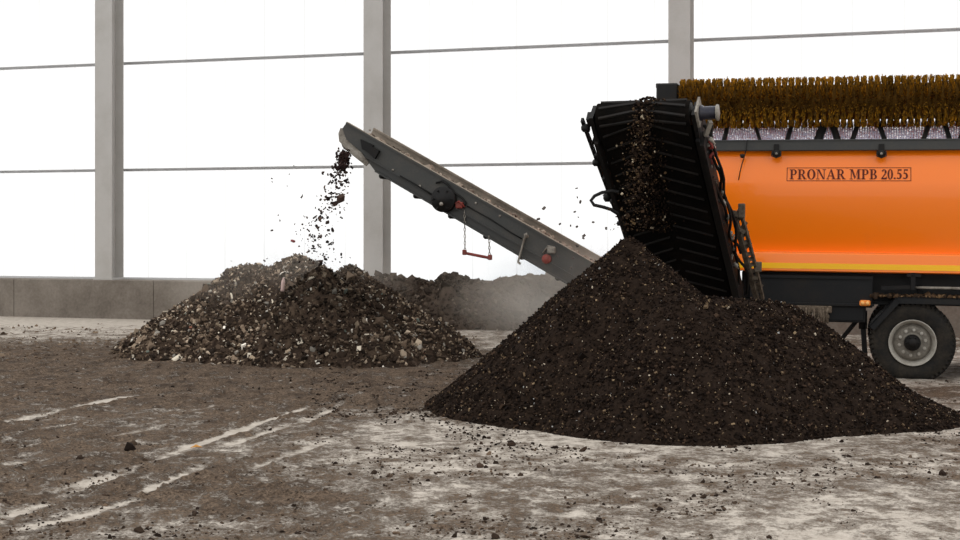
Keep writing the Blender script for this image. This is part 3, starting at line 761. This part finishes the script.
# clogged chains at the tail of the side conveyor
cl_ = MB()
for i in range(16):
    q = loc(797 + i * 2.1 + random.uniform(-1, 1), 309, .0 + random.uniform(-.06, .1)); l_ = random.uniform(.10, .24)
    cl_.tube([(q.x, q.y, q.z + .02), (q.x + random.uniform(-.03, .03), q.y, q.z - l_ * .5), (q.x + random.uniform(-.05, .05), q.y, q.z - l_)], [.012, .022, .01], 6)
q0 = loc(796, 312, .05); q1 = loc(832, 306, .05); cl_.box((q0.x, .0, q0.z), (q1.x, .12, q1.z), bev=.01)
m_clog = grimy('caked_dust', srgb(120, 108, 94), srgb(60, 50, 44), .5, 20, .9, 0, .004)
cl_.build('rubber_fringe', m_clog, ROOT)
# marker lamp
q = loc(865, 303, .02); ml = MB(); ml.box((q.x - .07, -.01, q.z - .038), (q.x + .07, .05, q.z + .038), bev=.015); mo = ml.build('marker_lamp', m_amber, ROOT)
for s in (-1, 1):
    e = MB(); e.lathe([(.026, 0), (.026, .008), (.018, .016), (0, .018)], (q.x + s * .03, -.01, q.z), (0, -1, 0), 14); m_l2 = bpy.data.materials.get('pale_amber_lens') or grimy('pale_amber_lens', srgb(255, 190, 110), srgb(240, 150, 70), .2, 20, .25, 0, 0); e.build('lens', m_l2, mo)
# support leg + strut
a0, a1 = loc(863, 318, .35), loc(866, 363, .35)
zg = -(.35) * 0 + .0
lg = MB(); lg.tube([(a0.x, .35, a0.z + .1), (a0.x, .35, .62)], .055, 10); lg.bar((a0.x, .35, .70), (a1.x, .35, .05), .07, .09, (0, 1, 0)); lg.box((a1.x - .09, .24, .0), (a1.x + .09, .46, .035), bev=.01)
lg.build('support_leg', m_black, ROOT)
a0, a1 = loc(858, 319, .40), loc(836, 346, .55)
st = MB(); st.bar((a0.x, .4, a0.z), (a1.x, .55, a1.z), .045, .045); st.bar((a1.x, .55, a1.z + .02), (a1.x - .25, .6, a1.z - .2), .04, .04); st.build('strut', m_black, ROOT)
# fender over the wheels
fd = MB()
fz = loc(920, 297.5, -.04).z; pA = loc(869, 326, -.04); pB = loc(896, 298, -.04)
path = [(pA.x, pA.z), (pB.x, fz), (2.05, fz), (2.4, pA.z)]
for (a, z0), (b2, z1) in zip(path[:-1], path[1:]):
    d = Vector((b2 - a, 0, z1 - z0)).normalized(); nrm = Vector((-d.z, 0, d.x))
    for (v0, v1, th) in ((-.04, .46, .018), (-.04, -.022, .085)):
        vs = []
        for v in (v0, v1):
            for (pu, pz) in ((a, z0), (b2, z1)):
                vs += [(pu, v, pz), (pu - nrm.x * th, v, pz - nrm.z * th)]
        fd.add(vs, [(0, 2, 3, 1), (4, 5, 7, 6), (0, 4, 6, 2), (1, 3, 7, 5), (0, 1, 5, 4), (2, 6, 7, 3)])
fd.bar((.1, .2, fz), (.1, .35, 1.25), .05, .05); fd.bar((1.3, .2, fz), (1.3, .35, 1.25), .05, .05)
fend = fd.build('wheel_fender', m_dark, ROOT)
Pq = np.c_[rng.uniform(-.55, .9, 500), rng.uniform(-.03, .3, 500), np.full(500, fz + .008)]
V, F, C = chunks(Pq, rng.gamma(2, .007, 500) + .006, palette(500, [(80, 62, 46), (52, 42, 34), (120, 96, 70)], [3, 3, 1]))
raw_mesh('dirt_on_fender', V, F, m_chips, C, parent=fend, kind='stuff')
# rod with bracket above the fender
q0, q1 = loc(914, 287.5, .05), loc(975, 287.5, .05); rd = MB(); rd.tube([(q0.x, .05, q0.z), (1.9, .05, q0.z)], .018, 10); ro = rd.build('side_rod', m_pale, ROOT)
q = loc(913, 281, .04); bk = MB(); bk.box((q.x - .03, .0, q.z - .12), (q.x + .03, .08, q.z + .12), bev=.006); bk.box((q.x - .08, .0, q.z + .05), (q.x + .1, .08, q.z + .10), bev=.006)
bk.bar((q.x - .4, .04, q.z - .1), (q.x, .04, q.z - .08), .04, .05); bk.build('rod_bracket', m_black, ROOT)

# --- wheels (built once, copied)
WR = .535; WZ = .475
def make_wheel():
    t = MB(); n = 56
    pf = [(.285, .05), (.315, .025), (.40, .0), (.47, .005), (.505, .03), (.528, .06), (.535, .10), (.535, .28), (.528, .32), (.505, .35), (.47, .375), (.40, .38), (.33, .36), (.29, .345)]
    t.lathe(pf, (0, 0, 0), (0, 1, 0), n, caps=False)
    # tread lugs
    for k in range(48):
        a = 2 * PI * k / 48
        for (v0, v1, s) in ((.045, .15, 1), (.16, .22, -1), (.23, .335, 1)):
            M = Matrix.Rotation(a, 4, 'Y') @ Matrix.Translation((0, 0, .533)) @ Matrix.Rotation(.25 * s, 4, 'Z')
            t.box((-.024, v0, -.01), (.024, v1, .012), M)
        M = Matrix.Rotation(a, 4, 'Y') @ Matrix.Translation((0, 0, .50)); t.box((-.018, .018, -.02), (.018, .06, .022), M)
    t.v = [(x, y, max(z, -WZ + .006)) for x, y, z in t.v]
    me = t.build('wheel', m_tyre, ROOT)
    r = MB(); r.lathe([(.292, .06), (.302, .02), (.306, .010), (.302, .003), (.292, .008), (.284, .03), (.268, .05), (.258, .09), (.248, .13)], (0, 0, 0), (0, 1, 0), 48, caps=False)
    r.build('rim', m_rim, me)
    r = MB(); r.lathe([(.252, .128), (.235, .12), (.222, .085), (.205, .072), (.150, .07), (.142, .078), (.128, .078), (.120, .066), (.0, .066)], (0, 0, 0), (0, 1, 0), 48, caps=False)
    for k in range(10):
        a = 2 * PI * (k + .5) / 10 + .2; r.lathe([(.016, .074), (.016, .066), (.006, .064), (0, .07)], (.19 * math.cos(a), 0, .19 * math.sin(a)), (0, 1, 0), 10)
    r.build('wheel_disc', m_disc, me)
    h = MB(); h.lathe([(.11, .062), (.105, .02), (.085, -.01), (.06, -.03), (.055, -.045), (.0, -.048)], (0, 0, 0), (0, 1, 0), 24)
    for k in range(6):
        a = 2 * PI * k / 6; h.lathe([(.012, .0), (.012, -.03), (0, -.032)], (.078 * math.cos(a), 0, .078 * math.sin(a)), (0, 1, 0), 8)
    h.build('hub', m_black, me)
    for k in range(10):
        a = 2 * PI * k / 10 + .2; e = MB(); e.lathe([(.022, .07), (.022, .045), (.012, .045), (.012, .025), (0, .024)], (.168 * math.cos(a), 0, .168 * math.sin(a)), (0, 1, 0), 8, smooth=False)
        e.build('wheel_nut', m_rim, me)
    return me
wh = make_wheel(); wh.location = (0, 0, WZ)
def copy_part(o, mat):
    c = o.copy(); COL.objects.link(c); c.parent = ROOT; c.matrix_local = mat
    for k in o.children:
        d = k.copy(); COL.objects.link(d); d.parent = c
    return c
for (u, v, flip) in ((1.42, 0, 0), (0, 2.5, 1), (1.42, 2.5, 1)):
    M = Matrix.Translation((u, v, WZ - u * math.tan(math.radians(-.55)))); M = Matrix.Translation((u, v, WZ + u * math.tan(math.radians(.55))))
    if flip: M = M @ Matrix.Rotation(PI, 4, 'Z')
    copy_part(wh, M)
ax = MB()
for u in (0, 1.42): ax.lathe([(.07, 0), (.07, 2.1)], (u, .2, WZ), (0, 1, 0), 12); ax.box((u - .45, .42, WZ + .08), (u + .45, .5, WZ + .16)); ax.box((u - .06, .4, WZ), (u + .06, .54, 1.0))
ax.build('axle', m_black, ROOT)

# --- long rear conveyor -----------------------------------------------------
cs, sn = .8746, .4848
NV, FV = .65, 1.90
H0 = loc(347, 122, NV); H1 = loc(573, 251, NV)
t_ = Vector((H1.x - H0.x, H1.z - H0.z)).normalized(); pd = Vector((t_.y, -t_.x)) 
def cv(s, h, v): return Vector((H0.x + s * t_.x + h * pd.x, v, H0.z + s * t_.y + h * pd.y))
def cv_px(px, py, v=NV):
    q = loc(px, py, v); d = Vector((q.x - H0.x, q.z - H0.z)); return d.dot(t_), d.dot(pd)
SL = 5.6
prz = lambda mb, poly, v0, v1: mb.prism(poly, lambda a, b_, d: cv(a, b_, d), v0, v1)
np_ = MB(); prz(np_, [(0, 0), (SL, 0), (SL, .31), (.55, .31), (.12, .235), (-.02, .12)], NV, NV + .02)
prz(np_, [(0, -.0), (SL, -.0), (SL, .03), (0, .03)], NV - .025, NV + .05)
rearc = np_.build('rear_conveyor', m_grey, ROOT); rearc['label'] = 'long dark grey conveyor sloping up from the machine'
te = MB(); prz(te, [(0, -.004), (SL, -.004), (SL, .004), (0, .004)], NV - .028, NV + .052); te.build('top_edge', m_grey2, rearc)
fp = MB(); prz(fp, [(-.0, 0), (SL, 0), (SL, .31), (.5, .31), (.0, .15)], FV - .02, FV); prz(fp, [(0, 0), (SL, 0), (SL, .03), (0, .03)], FV - .04, FV + .02); fp.build('far_side_board', m_grey2, rearc)
lf_ = MB(); prz(lf_, [(.42, .30), (SL, .30), (SL, .47), (.75, .44)], NV + .03, NV + .06); prz(lf_, [(.5, .305), (SL, .305), (SL, .325), (.5, .325)], NV - .015, NV + .06); prz(lf_, [(.75, .42), (SL, .45), (SL, .475), (.75, .445)], NV - .01, NV + .07)
prz(lf_, [(.42, .30), (SL, .30), (SL, .47), (.75, .44)], FV - .06, FV - .03)
lf_.build('lower_frame', m_greyd, rearc)
# belt loop
bl = MB(); r_ = .13; hc = .26
loop = [(SL, hc - r_)] + [(.16 - math.sin(a) * r_, hc - math.cos(a) * r_) for a in np.linspace(0, PI, 12)] + [(SL, hc + r_)]
inn = [(SL, hc - r_ + .012)] + [(.16 - math.sin(a) * (r_ - .012), hc - math.cos(a) * (r_ - .012)) for a in np.linspace(0, PI, 12)] + [(SL, hc + r_ - .012)]
for i in range(len(loop) - 1):
    prz(bl, [loop[i], loop[i + 1], inn[i + 1], inn[i]], NV + .07, FV - .07)
bl.build('belt', m_rubber, rearc)
hd = MB(); ax0 = cv(.16, hc, NV + .05)
hd.lathe([(.115, 0), (.115, FV - NV - .1)], ax0, (0, 1, 0), 24)
prz(hd, [(-.06, .13), (.04, .10), (.12, .24), (.60, .33), (.58, .44), (.30, .40), (.02, .32), (-.05, .22)], NV + .03, NV + .062)
hd.build('head_scraper', m_pale, rearc)
# brackets by the head
bk = MB(); s0, h0 = cv_px(367, 145); prz(bk, [(s0 - .12, h0 - .03), (s0 + .10, h0 - .05), (s0 + .12, h0 + .06), (s0 - .02, h0 + .09)], NV - .05, NV)
s0, h0 = cv_px(374, 151); prz(bk, [(s0 - .1, h0 - .05), (s0 + .09, h0 - .05), (s0 + .09, h0 + .09), (s0 - .1, h0 + .05)], NV - .07, NV); bk.build('head_bracket', m_black, rearc)
# idlers under the belt
idl = MB()
for s in np.arange(.85, 5.4, .62): idl.lathe([(.03, 0), (.045, .02), (.045, FV - NV - .16), (.03, FV - NV - .14)], cv(s, .46, NV + .07), (0, 1, 0), 12)
idl.build('return_idlers', m_black, rearc)
# drive drum
s0, h0 = cv_px(444.5, 199.5); dd_ = MB(); dc = cv(s0, h0, NV)
dd_.lathe([(.19, 0), (.19, .08), (.175, .10), (.10, .105), (.09, .125), (0, .13)], dc, (0, -1, 0), 28)
for k in range(6):
    a = PI * k / 3; dd_.lathe([(.014, .1), (.014, .118), (0, .12)], dc + Vector((.145 * math.cos(a), 0, .145 * math.sin(a))), (0, -1, 0), 8)
do = dd_.build('drive_motor', m_black, rearc)
q = loc(441.5, 204, NV - .12); e = MB(); e.lathe([(.028, -.02), (.028, .02), (0, .024)], q, (0, -1, 0), 12); e.build('motor_highlight', m_pale, rearc)  # small pale disc standing in for the highlight on the dark motor
# cable looping over the motor
cb_ = MB(); cb_.tube([loc(a, c, NV - .03) for a, c in ((436, 183), (442, 181), (448, 185), (455, 193), (462, 198), (466, 203), (463, 208))], .016, 7)
cb_.tube([loc(a, c, NV - .02) for a, c in ((400, 176), (418, 186), (434, 196))], .012, 6)
cb_.tube([loc(a, c, NV - .02) for a, c in ((467, 206), (490, 219), (510, 232), (522, 239))], .010, 6); cb_.build('hydraulic_hose', m_black, rearc)
for (px, py) in ((420, 186), (476, 203), (393, 170), (370, 130), (500, 216)):
    e = MB(); q = loc(px, py, NV - .005); e.lathe([(.018, 0), (.018, .012), (0, .016)], q, (0, -1, 0), 8); e.build('bolt', m_pale, rearc)
q = loc(459.5, 205, NV - .06); e = MB(); e.box((q.x - .055, NV - .09, q.z - .05), (q.x + .05, NV, q.z + .045), bev=.012); e.tube([(q.x - .06, NV - .07, q.z + .02), (q.x, NV - .1, q.z + .055), (q.x + .08, NV - .07, q.z - .03)], .014, 6); e.build('valve_block', m_red, rearc)['label'] = 'small red valve block beside the motor'
# swing bar on chains
def chain(p, q, nm):
    p, q = Vector(p), Vector(q); c = MB(); n = max(3, int((q - p).length / .048)); d = (q - p) / n
    for i in range(n):
        m_ = p + d * (i + .5); hl = d.length * .62; s_ = Vector((1, 0, 0)) if i % 2 else Vector((0, 1, 0)); up = d.normalized()
        ring_ = [m_ + up * hl * math.cos(a) + s_ * .014 * math.sin(a) for a in np.linspace(0, 2 * PI, 10, endpoint=False)]
        c.tube(ring_, .0055, 5, closed=True)
    return c.build('chain', m_pale, rearc)
chain(loc(464.6, 211, NV), loc(465, 251.5, NV), 'a'); chain(loc(489, 236, NV), loc(489.6, 256, NV), 'b')
e = MB(); pa_, pb_ = loc(464.5, 253, NV), loc(490, 258, NV); e.tube([pa_, pb_], .022, 8)
for q in (pa_, pb_): e.box((q.x - .028, NV - .03, q.z - .03), (q.x + .028, NV + .03, q.z + .05), bev=.008)
e.build('swing_bar', m_red, rearc)['label'] = 'red bar hanging on two chains'
# folding stay
e = MB(); q0, q1 = loc(525.5, 234.5, NV - .04), loc(518, 262, NV - .04); e.bar(q0, q1, .02, .055, (0, 1, 0)); q2 = loc(520.5, 264, NV - .04); e.bar(q1, q2, .03, .04, (0, 1, 0)); e.bar(q0, loc(527, 236.5, NV), .05, .05, (0, 1, 0)); e.build('folding_stay', m_pale, rearc)
# work lamp with red lens
q = loc(552, 250, NV); e = MB(); e.box((q.x - .06, NV - .07, q.z - .05), (q.x + .06, NV, q.z + .05), bev=.015); e.tube([loc(543, 253, NV - .02), loc(548, 246, NV - .05), loc(553, 247, NV - .05)], .014, 6); e.build('lamp_bracket', m_pale, rearc)
q = loc(547, 259, NV); e = MB(); e.lathe([(.07, 0), (.07, .05), (.05, .07), (0, .075)], (q.x, NV, q.z), (0, -1, 0), 18); e.build('red_lens', m_red, rearc)['label'] = 'red round lamp on the conveyor side'
# load on the belt
n_ = 1500; s_ = rng.uniform(.1, 5.2, n_); v_ = np.clip(rng.normal(1.4, .22, n_), NV + .1, FV - .06)
Pq = np.array([cv(a, hc - r_ - .01 - .05 * max(0, 1 - abs(b_ - 1.45) / .4) * random.random(), b_) for a, b_ in zip(s_, v_)])
V, F, C = chunks(Pq, rng.gamma(1.8, .008, n_) + .008, palette(n_, [(110, 98, 88), (134, 120, 108), (164, 150, 136), (76, 66, 58)], [3, 3, 2, 1]))
raw_mesh('load_on_belt', V, F, m_chips, C, parent=rearc, kind='stuff')

# --- black side conveyor towards the camera ------------------------------------
HDW = Vector((1.874, 15.95, 3.27)); TLW = Vector((2.86, 18.55, .98))
Hm, Tm = L(HDW), L(TLW)
A = (Hm - Tm); LEN = A.length; A.normalize()
lat = (MRI.to_3x3() @ Vector((.937, -.347, 0))).normalized(); lat = (lat - A * lat.dot(A)).normalized(); nrm = lat.cross(A).normalized()
if nrm.z < 0: nrm = -nrm
def sc(s, w_, h): return Hm - A * s + lat * w_ + nrm * h            # s down from the head, w to the right, h above the axis
BW = .54; RB = .15
bl = MB()
prof_o = [(LEN, RB)] + [(-math.sin(a) * RB, math.cos(a) * RB) for a in np.linspace(0, PI, 14)] + [(LEN, -RB)]
prof_i = [(LEN, RB - .014)] + [(-math.sin(a) * (RB - .014), math.cos(a) * (RB - .014)) for a in np.linspace(0, PI, 14)] + [(LEN, -RB + .014)]
for i in range(len(prof_o) - 1):
    bl.prism([prof_o[i], prof_o[i + 1], prof_i[i + 1], prof_i[i]], lambda a, b_, d: sc(a, d, b_), -BW, BW)
sidec = bl.build('side_conveyor', m_rubber, ROOT); sidec['label'] = 'steep black side conveyor with chevron belt'
# chevron cleats on the return run and round the head
clt = MB()
for s0 in np.arange(-.02, LEN - .1, .225):
    for sgn in (-1, 1):
        a0 = (s0, .04 * sgn); a1 = (s0 + .20, .50 * sgn)
        for (p_, q_, e_) in ((a0, a1, 0),):
            hB = -RB - .022
            vs = []
            for (s_, w_) in (p_, q_):
                for ds in (-.009, .009):
                    for hh_ in (-RB + .002, hB): vs.append(sc(s_ + ds, w_, hh_))
            clt.add(vs, [(0, 1, 3, 2), (4, 6, 7, 5), (0, 4, 5, 1), (2, 3, 7, 6), (0, 2, 6, 4), (1, 5, 7, 3)])
for a in (.5, 1.25, 2.0, 2.7):
    for sgn in (-1, 1):
        p_ = sc(-math.sin(a) * (RB + .008), .04 * sgn, math.cos(a) * (RB + .008)); a2 = a + .5
        q_ = sc(-math.sin(min(a2, PI)) * (RB + .008), .5 * sgn, math.cos(min(a2, PI)) * (RB + .008)); clt.bar(p_, q_, .03, .024, A)
m_cleat = grimy('worn_cleat_rubber', srgb(24, 22, 21), srgb(44, 38, 33), .4, 5, .7, 0, 0); clt.build('chevron_cleats', m_cleat, sidec)
rr_ = MB(); rr_.lathe([(.04, -.12), (.04, .0), (RB - .02, .0), (RB - .02, 2 * BW), (.04, 2 * BW), (.04, 2 * BW + .12)], sc(0, -BW, 0), lat, 24); rr_.build('head_roller', m_black, sidec)
# side frames
for sgn, nm in ((-1, 'left'), (1, 'right')):
    f = MB(); w0 = sgn * (BW + .03); w1 = sgn * (BW + .075)
    for (h0, h1, s0, s1) in ((.02, .22, .12, LEN), (-.20, -.09, .25, LEN)):
        f.prism([(s0, h0), (s1, h0), (s1, h1), (s0, h1)], lambda a, b_, d: sc(a, d, b_), w0, w1)
    for s0 in np.arange(.30, LEN, .42):
        f.bar(sc(s0, sgn * (BW + .05), -.12), sc(s0 + .12, sgn * (BW + .05), .04), .045, .05, tuple(nrm))
        f.lathe([(.03, 0), (.03, .05), (.016, .055), (0, .07)], sc(s0 + .2, sgn * (BW + .07), -.14), lat * sgn, 10)
    f.prism([(-.10, -.12), (.30, -.16), (.34, .10), (-.06, .12)], lambda a, b_, d: sc(a, d, b_), w0, w1)
    fr = f.build('side_frame', m_black, sidec)
# outer left bracketry with the hose
f = MB(); e1 = sgn
f.bar(sc(.02, -BW - .20, -.02), sc(1.62, -BW - .13, -.05), .03, .06, tuple(nrm)); f.bar(sc(.02, -BW - .13, -.02), sc(.02, -BW - .04, -.02), .12, .12, tuple(nrm))
for s_ in (.34, .62, 1.0, 1.5): f.bar(sc(s_, -BW - .14, -.05), sc(s_ + .05, -BW - .04, -.05), .05, .08, tuple(nrm))
for s_, r0 in ((.12, .05), (.72, .045), (1.35, .06)): f.lathe([(r0, 0), (r0, .07), (r0 * .6, .09), (0, .095)], sc(s_, -BW - .13, -.06), -lat, 12)
f.build('belt_tensioner', m_black, sidec)
hp = MB()
def wl(px, py, Y): return L(world_at(px, py, Y))
hp.tube([wl(a, c, 16.1) for a, c in ((619, 192), (612, 191), (602, 192.5), (594.5, 196), (591, 200.5), (594, 205), (603, 207), (611, 209.5), (618, 214))], .02, 8)
hp.build('hydraulic_hose', m_black, sidec)
# motor at the right end of the head roller
mt = MB(); mc = sc(0, BW + .08, .0)
mt.lathe([(.09, 0), (.09, .05), (.075, .06), (.075, .20), (.06, .215), (0, .22)], mc, lat, 20); mo = mt.build('head_motor', m_glass, sidec)
e = MB(); e.lathe([(.092, .0), (.092, .022)], mc + lat * .205, lat, 20); e.prism([(-.16, -.13), (.10, -.13), (.14, .12), (-.12, .14)], lambda a, b_, d: sc(a, d, b_), BW + .075, BW + .10); e.bar(sc(.12, BW + .2, -.02), sc(.30, BW + .12, -.06), .05, .05); e.build('motor_bracket', m_pale, sidec)
# hoses and fittings down the right side
for j, (off_, mt_) in enumerate(((.13, m_black), (.17, m_black), (.20, m_black), (.15, m_red))):
    hs = MB(); pts = []
    s1 = (LEN - .1, LEN * .7, LEN - .3, .75)[j]; s0 = (.15, .2, .3, .42)[j]
    for k in range(18):
        s_ = s0 + (s1 - s0) * k / 17; pts.append(sc(s_, BW + off_ + .035 * math.sin(k * 1.1 + j * 2), -.05 + .06 * math.sin(k * .8 + j)))
    hs.tube(pts, .018 if j != 3 else .016, 7); hs.build('side_hose', mt_, sidec)
for k in range(16):
    ft = MB()
    s_ = .25 + k * .17 + random.uniform(-.05, .05); c_ = sc(s_, BW + random.uniform(.09, .2), random.uniform(-.15, -.02)); d_ = random.uniform(.015, .03)
    ft.lathe([(d_, 0), (d_, .05), (d_ * .6, .06), (d_ * .6, .1)], c_, (A * random.choice((-1, 1)) + lat * random.uniform(-.5, .5)), 8)
    ft.build('hose_fitting', m_pale, sidec)
# dust covered ladder frame on the lower right
ld = MB(); m_dusty = grimy('dust_caked_frame', srgb(110, 100, 88), srgb(56, 48, 42), .55, 9, .9, 0, .006)
pA = [wl(a, c, y) for a, c, y in ((733, 212, 17.1), (741, 240, 17.4), (749, 270, 17.8), (757, 300, 18.2))]
pB = [wl(a, c, y) for a, c, y in ((740, 210, 17.1), (748, 238, 17.4), (756, 268, 17.8), (763, 299, 18.2))]
for a, c in zip(pA[:-1], pA[1:]): ld.bar(a, c, .06, .06)
for a, c in zip(pB[:-1], pB[1:]): ld.bar(a, c, .035, .05)
for k in range(17):
    f_ = k / 16 * 2.99; i = int(f_); t0 = f_ - i; a = pA[i].lerp(pA[i + 1], t0); c = pB[i].lerp(pB[i + 1], t0); ld.bar(a, c + Vector((0, 0, random.uniform(-.12, .12))), .04, .05)
ld.box(tuple(pB[0] + Vector((-.02, -.05, -.1))), tuple(pB[0] + Vector((.06, .05, .08))), bev=.01); ld.box(tuple(pB[2] + Vector((-.02, -.05, -.05))), tuple(pB[2] + Vector((.07, .05, .08))), bev=.01)
ld.build('guide_frame', m_dusty, sidec)
gp = MB(); gp.prism([(.3, -.22), (LEN, -.22), (LEN, .0), (.3, .0)], lambda a, b_, d: sc(a, d, b_), BW + .075, BW + .12); gp.build('hose_tray', m_black, sidec)
# compost stuck to and spilling over the belt
n_ = 1500
s_ = rng.random(n_) ** .9 * 1.9; w_ = rng.normal(-.02, .075 + .05 * (s_ > .2), n_); hb = -RB - .01 - rng.random(n_) * .03
P1 = np.array([sc(a, b_ - .10 * a, c) for a, b_, c in zip(s_, w_, hb)])
aa = rng.uniform(-.9, PI, 500); w2 = rng.normal(.04, .075, 500)
P2 = np.array([sc(-math.sin(max(a, 0)) * (RB + .02) + (0 if a > 0 else -a * .3), b_, math.cos(max(a, 0)) * (RB + .02) + .07 * max(0, math.cos(a)) * max(0, 1 - abs(b_ - .04) / .12)) for a, b_ in zip(aa, w2)])
Pq = np.concatenate([P1, P2]); n_ = len(Pq)
V, F, C = flakes(Pq, rng.gamma(2.0, .0055, n_) + .008, palette(n_, [(36, 28, 23), (58, 45, 34), (90, 72, 52), (26, 20, 17), (170, 156, 134)], [4, 2.4, .8, 5, .15]), thin=.4)
raw_mesh('compost_on_belt', V, F, m_chips, C, parent=sidec, kind='stuff')
# free falling compost between head and heap
n_ = 620; t = rng.random(n_)
z_ = 3.30 - t * 1.35; x_ = 1.83 - .16 * t + rng.normal(0, .05 + .06 * t, n_); y_ = 15.72 - .12 * np.sqrt(t) + rng.normal(0, .05, n_)
V, F, C = flakes(np.c_[x_, y_, z_], rng.gamma(2.0, .0055, n_) + .008, palette(n_, [(40, 31, 25), (64, 50, 38), (96, 78, 56), (170, 156, 134)], [4, 2.4, .8, .2]), thin=.4)
fc_ = raw_mesh('falling_compost', V, F, m_chips, C); tag(fc_, 'brown compost crumbs falling from the black side conveyor onto the dark heap', 'compost', kind='stuff')

# ------------------------------------------------------------------ dust in the air
def dust(name, c, rad, dens, label):
    m, nt, out = new_mat(name + '_air')
    tc = node(nt, 'ShaderNodeTexCoord').outputs['Object']
    ln = node(nt, 'ShaderNodeVectorMath', operation='LENGTH'); nt.links.new(tc, ln.inputs[0])
    f = ramp(nt, ln.outputs['Value'], [(.15, 1.0), (.95, 0.0)]); f.color_ramp.interpolation = 'EASE'
    nz = noise(nt, 1.8, 3, .6, tc); nr_ = ramp(nt, nz.outputs[0], [(.35, .25), (.65, 1.4)])
    d = math_n(nt, 'MULTIPLY', math_n(nt, 'MULTIPLY', f.outputs[0], nr_.outputs[0]), dens)
    v = node(nt, 'ShaderNodeVolumeScatter'); v.inputs['Color'].default_value = (*srgb(226, 214, 200), 1); nt.links.new(d, v.inputs['Density'])
    v.inputs['Anisotropy'].default_value = .2
    nt.links.new(v.outputs[0], out.inputs['Volume'])
    import bmesh
    bm = bmesh.new(); bmesh.ops.create_icosphere(bm, subdivisions=3, radius=1.0); me = bpy.data.meshes.new(name); bm.to_mesh(me); bm.free(); me.materials.append(m)
    o = bpy.data.objects.new(name, me); COL.objects.link(o); o.location = c; o.scale = rad; tag(o, label, 'dust', kind='stuff'); return o
dust('dust_haze', world_at(570, 292, 21.0), (2.4, 2.0, 1.15), .62, 'pale dust haze drifting around the foot of the long conveyor')
dust('dust_haze', world_at(285, 282, 23.2), (2.6, 2.0, 1.25), .26, 'thin pale dust over the top of the rubble heap')
